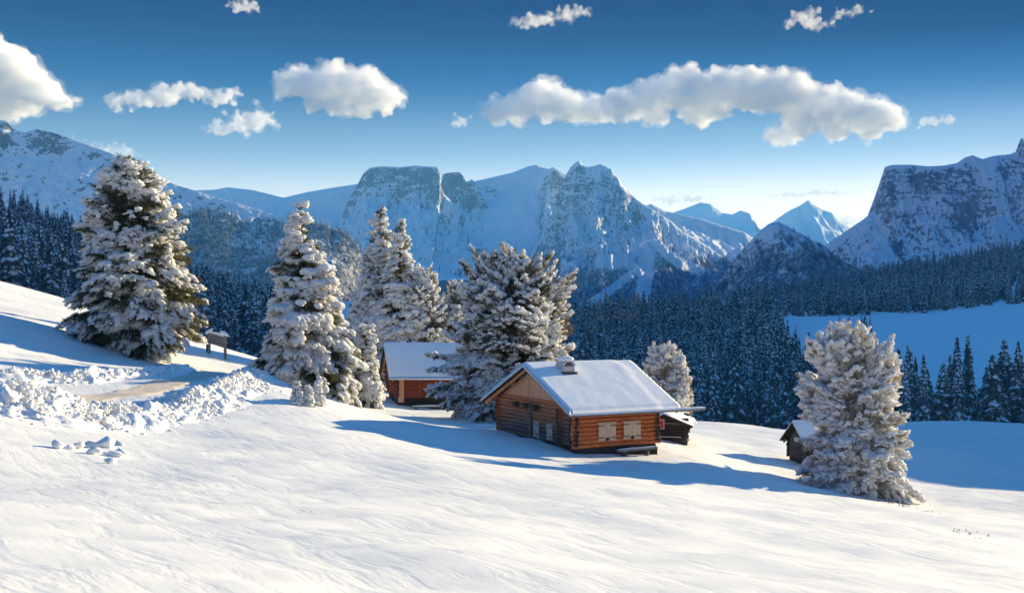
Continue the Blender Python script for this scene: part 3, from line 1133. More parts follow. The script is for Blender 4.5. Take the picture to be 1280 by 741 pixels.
def build_clouds():
    D = 12500
    cloud('largest long white cumulus with grey underside over the central peaks',
          [(625, 142, 20), (648, 138, 24), (678, 122, 26), (690, 135, 26), (715, 138, 24), (740, 142, 22), (765, 138, 22), (795, 132, 26), (822, 122, 26), (850, 112, 27), (868, 122, 32), (900, 118, 30), (935, 112, 28), (955, 125, 34),
           (985, 120, 28), (1010, 130, 30), (1040, 138, 28), (1065, 145, 28), (1092, 148, 28), (1115, 152, 20), (1000, 158, 22), (1045, 165, 18), (970, 172, 14), (1090, 165, 14), (880, 145, 20), (820, 148, 18)], D, .0085, 1)
    cloud('rounded lens-shaped white cumulus right of the big left spruce', [(360, 108, 20), (385, 108, 24), (412, 108, 27), (438, 112, 29), (462, 118, 28), (485, 124, 20), (425, 135, 18), (395, 132, 12), (450, 140, 14)], D, .0085, 2)
    cloud('tall white cumulus cut off by the left edge of the sky', [(-30, 100, 50), (10, 95, 36), (30, 112, 32), (55, 122, 22), (0, 130, 30), (78, 130, 13), (95, 128, 8), (40, 140, 14), (15, 150, 10)], D, .0085, 3)
    cloud('narrow ragged white cloud left of the rounded cumulus', [(138, 130, 9), (155, 127, 11), (175, 123, 12), (195, 119, 13), (215, 115, 13), (232, 116, 10), (250, 119, 8), (268, 122, 10), (285, 120, 12), (296, 116, 6)], D, .0085, 4, chain=True, vox=9, amp=.6)
    cloud('small wedge of white cloud under the ragged narrow one', [(262, 163, 6), (278, 160, 9), (295, 156, 12), (312, 152, 14), (326, 150, 12), (318, 160, 8)], D, .0085, 5, chain=True, vox=9, amp=.6)
    cloud('tiny bright cloud at the top edge of the sky', [(290, 8, 6), (303, 8, 8), (315, 9, 7), (322, 12, 4)], D, .0085, 6, chain=True, vox=8, amp=.45)
    cloud('small slanting white cloud high above the rock tower', [(648, 30, 6), (662, 27, 8), (680, 24, 8), (698, 22, 8), (715, 18, 8), (730, 16, 7)], D, .0085, 7, chain=True, vox=8, amp=.5)
    cloud('wispy torn white cloud high at the right', [(988, 29, 8), (1000, 22, 7), (1012, 17, 6), (1022, 14, 5), (1010, 32, 7), (1025, 33, 6), (1040, 30, 4), (1048, 17, 5), (1060, 17, 6), (1075, 13, 7)], D, .007, 8, chain=True, vox=8, amp=.55)
    cloud('speck of white cloud just left of the long cumulus', [(569, 155, 5), (576, 153, 7), (583, 150, 4)], D, .0085, 9, chain=True, vox=8, amp=.4)
    cloud('pair of tiny white puffs right of the long cumulus', [(1155, 151, 6), (1164, 151, 7), (1182, 152, 5), (1190, 148, 6)], D, .0085, 10, chain=True, vox=8, amp=.4)
    cloud('faint thin cloud bar lying above the tent-shaped peak', [(945, 245, 4), (970, 244, 5), (990, 243, 5.5), (1010, 242, 6), (1030, 241, 6), (1048, 241, 5.5), (1064, 241, 4)], 14000, .010, 11, chain=True, vox=9, amp=.35, flat=.4)
    cloud('pale thin cloud bank low above the right shoulder of the rock tower', [(812, 251, 5), (830, 249, 7), (850, 248, 7), (870, 248, 7), (892, 247, 5)], 14000, .010, 12, chain=True, vox=9, amp=.4, flat=.4)
    cloud('bright low cloud between the tent-shaped peak and the right massif', [(1044, 280, 6), (1054, 276, 8), (1064, 278, 7), (1075, 282, 5)], 14000, .010, 13, chain=True, vox=9, amp=.4)
    cloud('low cloud scrap on the long left mountainside', [(120, 190, 6), (135, 188, 8), (150, 190, 8), (165, 194, 7), (90, 178, 7)], D, .006, 14, chain=True, vox=9, amp=.5)


build_clouds()

# ------------------------------------------------------------------ snow-laden trees near the huts
def unit(a):
    return a / np.maximum(np.linalg.norm(a, axis=-1, keepdims=True), 1e-9)


def batch_puffs(base, cen, ax, up, la, lw, lh, rs, jit=.22):
    """Lumpy ellipsoids along directions ax: (V, T) of all of them."""
    V0, T0 = base
    n = len(cen)
    ax = unit(ax)
    side = unit(np.cross(ax, up))
    upv = np.cross(side, ax)
    k = 1 + rs.uniform(-jit, jit, (n, len(V0), 1))
    v = V0[None] * k
    V = cen[:, None] + v[..., :1] * (ax * la[:, None])[:, None] + v[..., 1:2] * (side * lw[:, None])[:, None] + v[..., 2:3] * (upv * lh[:, None])[:, None]
    # the underside of a cushion of snow is flat
    T = T0[None] + (np.arange(n) * len(V0))[:, None, None]
    return V.reshape(-1, 3), T.reshape(-1, 3)


def conifer(name, label, cat, loc, H_, R_, prof, seed, pine=False, nb=230, snow=.9, dens=1.0, leaders=((0, 0, 1.0),), skirt=.03, lean=(0, 0), droop=.55, e0=(-14, 48),
            puff=1.0, lobes=.16, needle='needle', group=None, squash=None, patch=-.28, ragged=0.0):
    rs = np.random.RandomState(seed)
    root = empty(name, (loc[0], loc[1], loc[2]))
    tag(root, label, cat, group)
    ph = rs.uniform(0, 6.28, 4)
    pt, pr = np.array(prof, float).T
    # boughs
    zz = np.linspace(0, 1, 400)
    cum = np.cumsum(np.interp(zz, pt, pr) + .12)
    cum /= cum[-1]
    t = np.interp((np.arange(nb) + rs.uniform(0, 1, nb)) / nb, cum, zz) * (1 - skirt) + skirt
    az = np.arange(nb) * 2.39996 + rs.uniform(-.5, .5, nb)
    lob = 1 + lobes * np.sin(3 * az + 9 * t + ph[0]) + lobes * .8 * np.sin(2 * az - 13 * t + ph[1])
    ltop = np.array([l[2] for l in leaders])
    li = rs.randint(0, len(leaders), nb)
    # leaders: several tops; boughs above the parting belong to one of them
    par = np.array([[l[0], l[1]] for l in leaders])[li] * H_ * sstep(.45, 1.0, t)[:, None]
    tl = t * (1 - (1 - ltop[li]) * sstep(.4, 1, t))
    L = R_ * np.interp(t, pt, pr) * rs.uniform(.80 - ragged, 1.06 + ragged * .5, nb) * lob
    L = np.maximum(L, .12)
    el = np.radians(e0[0] + (e0[1] - e0[0]) * t ** 1.3 + rs.uniform(-10, 10, nb))
    dirh = np.stack([np.cos(az), np.sin(az), np.zeros(nb)], 1)
    if squash:
        dirh = dirh * np.array([squash[0], squash[1], 1])
    base = np.concatenate([par, (tl * H_)[:, None]], 1)
    base[:, :2] += np.array(lean) * (t ** 1.5)[:, None]

    def along(i, s):
        """Points on bough i at parameter s."""
        d = dirh[i] * (np.cos(el[i]) * L[i] * s)[:, None]
        z = np.sin(el[i]) * L[i] * s
        z = z - droop * (1 - t[i]) * L[i] * .5 * s ** 2 if not pine else z + (.05 + .35 * t[i]) * L[i] * s ** 2.2 - droop * .5 * L[i] * s ** 1.3 * (1 - t[i])
        d[:, 2] = z
        return base[i] + d
    # wood: trunk and limbs
    tb = MB()
    rg = random.Random(seed)
    r0 = .017 * H_ + .08
    for k, (lx, ly, lh) in enumerate(leaders):
        zs = [0, .06, .25, .45, .7, .94]
        tb.tube([(lx * H_ * float(sstep(.45, 1, np.array(q))) + lean[0] * q ** 1.5, ly * H_ * float(sstep(.45, 1, np.array(q))) + lean[1] * q ** 1.5, q * H_ * (1 if q < .5 else 1 - (1 - lh) * float(sstep(.4, 1, np.array(q)))) - (.35 if q == 0 else 0)) for q in zs],
                [r0 * 1.35, r0, r0 * .8, r0 * .6, r0 * .34, .02], 8, wob=.12, rng=rg)
    trunk = tb.build('trunk', M['bark'], root)
    lb = MB()
    for i in range(nb):
        ii = np.full(4, i)
        pts = along(ii, np.array([0, .35, .7, .95]))
        lb.tube(pts, [.012 + .014 * L[i] / 2, .010 + .008 * L[i] / 2, .010, .005], 4, cap=False)
    # sprays
    cnt = np.maximum(3, (L * 6.2 * dens + rs.uniform(0, 1, nb)).astype(int))
    I = np.repeat(np.arange(nb), cnt)
    first = np.cumsum(cnt) - cnt
    kk = np.arange(len(I)) - first[I]
    s = .30 + .70 * (kk + rs.uniform(.1, .9, len(I))) / cnt[I]
    n = len(I)
    p = along(I, s)
    tang = unit(along(I, np.minimum(s + .05, 1.05)) - along(I, s - .05))
    sd = np.where(kk % 2 == 0, 1, -1) * np.radians(rs.uniform(10, 68, n)) * np.where(s > .93, .25, 1)
    hx = np.stack([-tang[:, 1], tang[:, 0], np.zeros(n)], 1)
    d = tang * np.cos(sd)[:, None] + unit(hx) * np.sin(sd)[:, None]
    lat = rs.uniform(0, 1, n) * .58 * (1 - s) ** .7 * L[I] * np.sign(sd)
    p = p + unit(hx) * lat[:, None] - np.array([0, 0, 1]) * (np.abs(lat) * (.30 if not pine else .12))[:, None]
    d[:, 2] += rs.uniform(-.5, .05, n) if not pine else rs.uniform(-.55, .25, n) + .55 * t[I]
    d = unit(d)
    ln = (.22 + .34 * (1 - s) * np.minimum(L[I], 2.2) / 1.2 + .08) * rs.uniform(.75, 1.25, n) * (1 if not pine else .8)
    q = p + d * (ln * .55)[:, None]
    # needles: thin blades bristling round each spray
    K = 26
    rep = np.repeat(np.arange(n), K)
    m = len(rep)
    u = rs.uniform(-.35, 1.0, m)
    rnd = unit(rs.normal(size=(m, 3)))
    bd = unit(d[rep] * rs.uniform(.3, 1.0, m)[:, None] + rnd * .75 + np.array([0, 0, -.18]))
    bl = rs.uniform(.14, .30, m) * (1.0 if not pine else .95)
    o0 = p[rep] + d[rep] * (ln[rep] * u)[:, None]
    wv = unit(np.cross(bd, unit(rs.normal(size=(m, 3))))) * (rs.uniform(.012, .030, m))[:, None]
    nv = np.stack([o0 - wv, o0 + wv, o0 + bd * bl[:, None]], 1).reshape(-1, 3)
    nt = np.arange(m * 3).reshape(-1, 3)
    bv = np.array(lb.v, np.float32)
    crown = mesh_np('crown', np.concatenate([nv, bv]), np.array(lb.f, np.int32) + len(nv), [M[needle], M['bark']], root, tris=nt,
                    mi=np.concatenate([np.ones(len(lb.f), np.int32), np.zeros(len(nt), np.int32)]))
    # snow: a cushion on nearly every spray, with fingers hanging over its end
    clump = .5 + .5 * np.sin(az[I] * 2 + t[I] * 21 + ph[2])
    keep = rs.uniform(0, 1, n) < snow * (.72 + .35 * s) * (.80 + .28 * clump)
    keep &= pn3(q * (.85 if H_ > 3 else 3) + seed * 1.7) > patch
    keep &= ~((t[I] < .16) & (rs.uniform(0, 1, n) < .45))
    idx = np.nonzero(keep)[0]
    nu = len(idx)
    upz = np.tile(np.array([[0, 0, 1.0]]), (nu, 1))
    fat = rs.uniform(.7, 1.3, nu) * puff * (.75 + .6 * clump[idx])
    la = ln[idx] * rs.uniform(.55, .85, nu) * (1 if pine else 1.15)
    lw = (.085 + .20 * ln[idx]) * fat * (1 if pine else 1.25)
    lh = (.06 + .12 * ln[idx]) * fat
    V1, T1 = batch_puffs(ICO2 if nu < 2200 else ICO1, q[idx] + np.array([0, 0, .05]) + upz * lh[:, None] * .5, d[idx], upz, la, lw, lh, rs, .13)
    fi = np.repeat(idx, 3)
    print('TREE', name, n, nu)
    nf = len(fi)
    fa = np.tile(np.array([-.75, 0, .75]), nu) + rs.uniform(-.3, .3, nf)
    hx2 = unit(np.stack([-d[fi][:, 1], d[fi][:, 0], np.zeros(nf)], 1))
    fd = d[fi] * np.cos(fa)[:, None] + hx2 * np.sin(fa)[:, None]
    fd[:, 2] += rs.uniform(-.55, .0, nf) if not pine else rs.uniform(-.8, .15, nf) + .7 * t[I[fi]] ** 1.5
    fd = unit(fd)
    fl = ln[fi] * rs.uniform(.30, .55, nf)
    fc = p[fi] + d[fi] * (ln[fi] * rs.uniform(.45, 1.0, nf))[:, None] + fd * (fl * .75)[:, None] + np.array([0, 0, .03])
    fw = rs.uniform(.05, .10, nf) * puff * (.8 + .5 * clump[fi])
    V2, T2 = batch_puffs(ICO1, fc, fd, np.tile(np.array([[0, 0, 1.0]]), (nf, 1)), fl, fw, fw * .85, rs, .3)
    mesh_np('snow_load', np.concatenate([V1, V2]), None, M['snow'], crown, tris=np.concatenate([T1, T2 + len(V1)]), smooth=True)
    return root


def at(px, py, d):
    p = P(px, py, d)
    return (p[0], p[1], hz(p[0], p[1]) - .05)


def ground_hit(px, py, d=30.0, hi=110.0):
    for _ in range(400):
        x, y = xy(px, d)
        if HZ - F * hz(x, y) / d <= py or d > hi:
            break
        d += .25
    return x, y, hz(x, y) - .04


def xy(px, d):
    return ((px - CX) / F * d, d)


SPRUCE = [(0, .82), (.05, .95), (.12, 1), (.25, .90), (.45, .66), (.65, .44), (.82, .24), (.94, .10), (1, .03)]
T1P = [(0, .30), (.05, .48), (.12, .78), (.24, 1), (.38, .96), (.52, .84), (.68, .68), (.82, .52), (.92, .36), (.98, .20), (1, .1)]
ROUND = [(0, .72), (.06, .88), (.16, .98), (.28, 1), (.45, .95), (.62, .86), (.76, .74), (.88, .56), (.95, .38), (1, .18)]
T8P = [(0, .55), (.05, .82), (.12, .92), (.25, .98), (.38, 1), (.55, .86), (.72, .78), (.84, .72), (.93, .52), (1, .22)]


def build_trees():
    conifer('snowy_spruce', 'largest snow-laden tree, broad with rounded top, on the rise at the left', 'spruce tree', at(168, 446, 71), 11.3, 3.7, T1P, 101, nb=390, snow=.84, patch=-.08, dens=.95, leaders=((-.012, 0, 1.0), (.022, .01, .985), (.045, 0, .95), (-.05, .01, .93)),
            droop=.5, e0=(-16, 58), lobes=.13, lean=(-.45, 0), puff=1.08)
    conifer('snowy_spruce', 'slender twin-topped snowy spruce behind the three tiny saplings', 'spruce tree', at(386, 499, 73), 11.7, 3.3, SPRUCE, 102, nb=320, snow=.9, patch=-.15, leaders=((-.018, 0, .97), (.016, 0, 1.0)), droop=.85, e0=(-12, 50), lobes=.20, lean=(-.7, 0), puff=1.15)
    conifer('snowy_spruce', 'tall spire-like snowy spruce, left of the pair behind the red hut', 'spruce tree', at(472, 480, 92), 13.6, 3.3, SPRUCE, 103, nb=260, snow=.88, droop=.75, lobes=.15, lean=(.2, 0), puff=1.1)
    conifer('snowy_spruce', 'tall spire-like snowy spruce, right of the pair behind the red hut', 'spruce tree', at(500, 480, 90), 12.6, 3.0, SPRUCE, 104, nb=250, snow=.86, droop=.75, lobes=.15, puff=1.1)
    conifer('snowy_pine', 'round-topped snowy pine standing directly over the red hut roof', 'pine tree', at(527, 490, 90), 8.7, 2.25, ROUND, 105, pine=True, nb=300, snow=.92, droop=.6, e0=(-8, 60), needle='needle_pine', lobes=.12)
    conifer('snowy_pine', 'low snowy pine filling the gap left of the biggest round pine', 'pine tree', at(572, 495, 92), 8.2, 1.9, ROUND, 106, pine=True, nb=200, snow=.9, droop=.6, e0=(-8, 60), needle='needle_pine')
    conifer('snowy_spruce', 'narrow small snowy spruce at the left gable of the red hut', 'spruce tree', at(459, 503, 75), 5.0, .84, [(0, .9), (.1, 1), (.3, .85), (.42, .62), (.5, .42), (.6, .46), (.75, .38), (.88, .25), (1, .06)], 107, nb=130, snow=.96, droop=.6, e0=(-18, 45), puff=.9, dens=1.4)
    conifer('snowy_pine', 'huge round many-topped snowy pine between the red hut and the chimney hut', 'pine tree', at(640, 523, 71), 8.9, 4.05, ROUND, 108, pine=True, nb=370, snow=.92, patch=-.28, dens=1.6, leaders=((-.08, 0, 1.0), (-.02, .02, .99), (.07, 0, .975), (.13, 0, .90), (-.14, 0, .92)), droop=.9, e0=(-22, 36),
            needle='needle_pine', lobes=.15, puff=1.0)
    conifer('snowy_pine', 'small round snowy pine showing above the right end of the chimney hut roof', 'pine tree', at(833, 520, 72), 4.75, 1.3, [(0, .9), (.15, 1.05), (.35, 1.1), (.55, 1.0), (.75, .88), (.88, .66), (1, .25)], 109, pine=True, nb=260, snow=.95, leaders=((-.10, 0, 1.0), (.04, 0, 1.0), (.14, 0, .84)), droop=.5, e0=(-4, 60),
            needle='needle_frost', puff=1.0)
    conifer('snowy_pine', 'brightly sunlit snowy pine standing alone at the right, long shadow at its foot', 'pine tree', at(1072, 617, 61.4), 7.15, 2.6, T8P, 110, pine=True, nb=310, snow=.93, patch=-.27, dens=1.75, leaders=((-.12, 0, .985), (-.03, .02, 1.0), (.06, 0, .98), (.13, 0, .89)), droop=1.0, e0=(-30, 62),
            needle='needle_frost', lobes=.25, lean=(-.35, 0), puff=1.05, ragged=.09)
    for (px, py, d, h, sd, lb) in ((371, 506, 66, 1.0, 1, 'tiny snow-covered sapling, left and tallest of three in front of the twin-topped spruce'), (385, 507, 65, .88, 2, 'tiny snow-covered sapling, middle one of three in front of the twin-topped spruce'),
                                   (398, 506, 65.5, .86, 3, 'tiny snow-covered sapling, right one of three in front of the twin-topped spruce')):
        sap = conifer('sapling', lb, 'sapling', ground_hit(px, py), h * 3.4, .98, [(0, .95), (.15, 1), (.4, .75), (.7, .5), (.9, .32), (1, .15)], 120 + sd, nb=70, snow=1.0, dens=1.2, droop=.6, puff=1.0, patch=-.6, group='three snow-covered saplings')
        sap.scale = (.29, .29, .29)


build_trees()

# ------------------------------------------------------------------ log huts
def hut(name, label, loc, theta, W, L, hw, ze, zr, og, ob, oe, mats, nlog=9, snow=.16, seed=0, shear=-.045, foundation=.3, gable_panel=None, ripples=None, group=None, ext=.26):
    """Local frame: X along the ridge, Y across it, the origin at the foot of the corner nearest to the camera. ze / zr: roof top at the eave edge and at the ridge."""
    rg = random.Random(seed)
    root = empty(name, loc, R(theta))
    tag(root, label, 'hut', group)
    ym = W / 2
    slope = (zr - ze) / (ym + oe)
    dl = (hw - foundation) / nlog
    parts = []

    def roofz(y):
        return zr - slope * abs(y - ym)
    # walls of round logs whose ends cross at the corners
    for side in ('front', 'back', 'near', 'far'):
        m = MB()
        for i in range(nlog + 1):
            long_ = side in ('near', 'far')
            z = foundation + (i + .5) * dl + (0 if long_ else dl * .5)
            if long_ and i == nlog:
                continue
            r = dl * .515
            e0_, e1_ = ext * rg.uniform(.75, 1.2), ext * rg.uniform(.75, 1.2)
            if long_:
                y = 0 if side == 'near' else W
                a, b = (-e0_, y, z), (L + e1_, y, z)
            else:
                x = 0 if side == 'front' else L
                a, b = (x, -e0_, z), (x, W + e1_, z)
            n = 7
            pts = [tuple(a[k] + (b[k] - a[k]) * j / (n - 1) + (rg.uniform(-.012, .012) if k != (0 if long_ else 1) else 0) for k in range(3)) for j in range(n)]
            m.tube(pts, [r * rg.uniform(.9, 1.06) for _ in range(n)], 10, capm=1)
        if side == 'near':
            m.box((.03, .015, foundation - .05), (L - .03, .05, hw), 1)
        elif side == 'far':
            m.box((.03, W - .05, foundation - .05), (L - .03, W - .015, hw), 1)
        elif side == 'front':
            m.box((.015, .055, foundation - .05), (.05, W - .055, hw), 1)
        else:
            m.box((L - .05, .055, foundation - .05), (L - .015, W - .055, hw), 1)
        o = m.build('log_wall', [mats['front' if side in ('front', 'back') else 'long'], M['log_dark']], root)
        parts.append(o)
    f = MB()
    f.box((.0, -.02, -1.3), (L, W + .02, foundation - .01))
    for _ in range(14):
        x = rg.uniform(0, L)
        f.box((x, -.09, -.25), (x + rg.uniform(.2, .5), .0, rg.uniform(.08, foundation - .03)), rot=Matrix.Rotation(rg.uniform(-.15, .15), 3, 'Y'))
    parts.append(f.build('foundation', M['dark_stone'], root))
    # gables
    for x, nm in ((0, 'gable'), (L, 'gable')):
        g = MB()
        z0 = hw + dl * .55
        nb_ = 22
        for k in range(nb_):
            y0, y1 = W * k / nb_ + .004, W * (k + 1) / nb_ - .004
            t0, t1 = roofz(y0) - .17, roofz(y1) - .17
            if max(t0, t1) <= z0:
                continue
            dx = rg.uniform(0, .012)
            pts = [(x - .03 - dx, y0, z0), (x - .03 - dx, y1, z0), (x - .03 - dx, y1, max(z0, t1)), (x - .03 - dx, (y0 + y1) / 2, roofz((y0 + y1) / 2) - .17), (x - .03 - dx, y0, max(z0, t0))]
            g.prism(pts, (.06, 0, 0))
        g.prism([(x - .015, .05, z0), (x - .015, W - .05, z0), (x - .015, ym, roofz(ym) - .2)], (.03, 0, 0))
        parts.append(g.build(nm, mats['gable'], root))
    # roof: boards, rafters at the verge, purlins, then the snow
    x0, x1 = -og, L + ob
    rf = MB()
    th = .07
    for s in (-1, 1):
        ye = ym + s * (ym + oe)
        rf.prism([(x0, ym, zr - snow), (x0, ye, ze - snow), (x0, ye, ze - snow - th), (x0, ym, zr - snow - th)], (x1 - x0, 0, 0))
        # shingle ends along the verge
        for k in range(16):
            q0, q1 = k / 16, (k + .8) / 16
            a, b = ym + (ye - ym) * q0, ym + (ye - ym) * q1
            rf.prism([(x0 - .025, a, roofz(a) - snow + .012), (x0 - .025, b, roofz(b) - snow + .012), (x0 - .025, b, roofz(b) - snow - th - .02), (x0 - .025, a, roofz(a) - snow - th - .02)], (.05, 0, 0))
    roof = rf.build('roof', mats['roof'], root)
    parts.append(roof)
    pb = MB()
    for y in (.0, ym * .5, ym, ym * 1.5, W):
        z = roofz(y) - snow - th - .09
        pb.tube([(x0 + .10, y, z), (x1 - .10, y, z)], .085, 8)
    parts.append(pb.build('purlin', mats['beam'], roof))
    for s in (-1, 1):
        ye = ym + s * (ym + oe - .06)
        for x in (x0 + .16, x1 - .28):
            rb = MB()
            za, zb_ = zr - snow - th - .01, roofz(ye) - snow - th - .01
            rb.prism([(x, ym, za), (x, ye, zb_), (x, ye, zb_ - .13), (x, ym, za - .13)], (.12, 0, 0))
            rb.build('rafter', mats['beam'], roof)
    # snow lying on the roof, thicker at the edge where it curls over
    nx, ny = 60, 30
    V, Fq = [], []
    rs = np.random.RandomState(seed)
    for s in (-1, 1):
        ye = ym + s * (ym + oe + .05)
        xs = np.linspace(x0 - .05, x1 + .05, nx)
        ys = np.linspace(ym, ye, ny)
        X, Y = np.meshgrid(xs, ys)
        d = np.minimum.reduce([X - xs[0], xs[-1] - X, np.abs(Y - ye)])
        edge = np.sqrt(np.clip(1 - (1 - np.clip(d / .12, 0, 1)) ** 2, 0, 1))
        th_ = snow * (.22 + .78 * edge)
        Z = zr - slope * np.abs(Y - ym) - snow + th_ +   .009 * fbm(X * 1.1 + seed, Y * 1.1, 3) * edge + .03 * np.exp(-((Y - ym) / .25) ** 2) * 0 - .03 * np.exp(-((Y - ym) / .2) ** 2)
        if ripples is not None:
            w = sstep(ripples - .5, ripples + .1, X + .35 * fbm(Y * .9, X * .3, 2))
            Z = Z - w * (.035 + .022 * np.sin(np.abs(Y - ym) * 2 * np.pi / .30 + .8 * fbm(X * 1.4, Y, 2)))
        b = len(V)
        pv = np.stack([X, Y, Z], -1).reshape(-1, 3)
        V += pv.tolist()
        for q in grid_faces(nx, ny):
            Fq.append([b + i for i in (q if s > 0 else q[::-1])])
        # outer skirt down to the boards
        idx = [j * nx for j in range(ny)] + [(ny - 1) * nx + i for i in range(1, nx)] + [j * nx + nx - 1 for j in range(ny - 2, -1, -1)]
        b2 = len(V)
        for i_ in idx:
            p = pv[i_]
            V.append([p[0], p[1], roofz(p[1]) - snow - .03])
        for k in range(len(idx) - 1):
            fq = [b + idx[k], b + idx[k + 1], b2 + k + 1, b2 + k]
            Fq.append(fq if s < 0 else fq[::-1])
    sn = mesh_np('snow_load', np.array(V), np.array(Fq), M['roofsnow'], roof, smooth=True)
    parts.append(sn)

    def finish():
        todo = [root]
        while todo:
            o = todo.pop()
            for c in list(o.children):
                todo.append(c)
                if c.type == 'MESH':
                    shear_z(c, shear)
    return root, roof, roofz, finish


def shutter(root, axis, a0, a1, z0, z1, leaves, mat, hinge=True, off=-.13, frame=None):
    """A closed wooden window shutter on the near (axis X) or front (axis Y) wall, its leaves flat on the logs."""
    w = MB()
    k = (a1 - a0) / leaves

    def bx(m, u0, u1, zz0, zz1, o0, o1):
        if axis == 'X':
            m.box((u0, o0, zz0), (u1, o1, zz1))
        else:
            m.box((o0, u0, zz0), (o1, u1, zz1))
    for i in range(leaves):
        nb_ = 3
        for b in range(nb_):
            u0 = a0 + k * i + k * b / nb_ + .006
            u1 = a0 + k * i + k * (b + 1) / nb_ - (.006 if b < nb_ - 1 else .014)
            bx(w, u0, u1, z0, z1, off - .035 - .003 * b, off)
    bx(w, a0 - .05, a1 + .05, z0 - .06, z0 - .012, off - .03, off + .06)
    bx(w, a0 - .05, a1 + .05, z1 + .012, z1 + .06, off - .025, off + .06)
    o = w.build('window_shutter', mat, root)
    if hinge:
        for i in range(leaves):
            for zz in (z0 + .1, z1 - .1):
                h = MB()
                if leaves == 1 or i == 0:
                    bx(h, a0 + k * i - .03, a0 + k * i + k * .62, zz - .018, zz + .018, off - .058, off - .038)
                else:
                    bx(h, a0 + k * i + k * .38, a0 + k * (i + 1) + .03, zz - .018, zz + .018, off - .058, off - .038)
                h.build('hinge', M['iron'], o)
            if leaves == 2:
                h = MB()
                u = a0 + k * i + (k * .1 if i else k * .9)
                bx(h, u - .05, u + .05, z0 - .04, z0 + .10, off - .062, off - .04)
                h.build('latch', M['iron'], o)
    return o


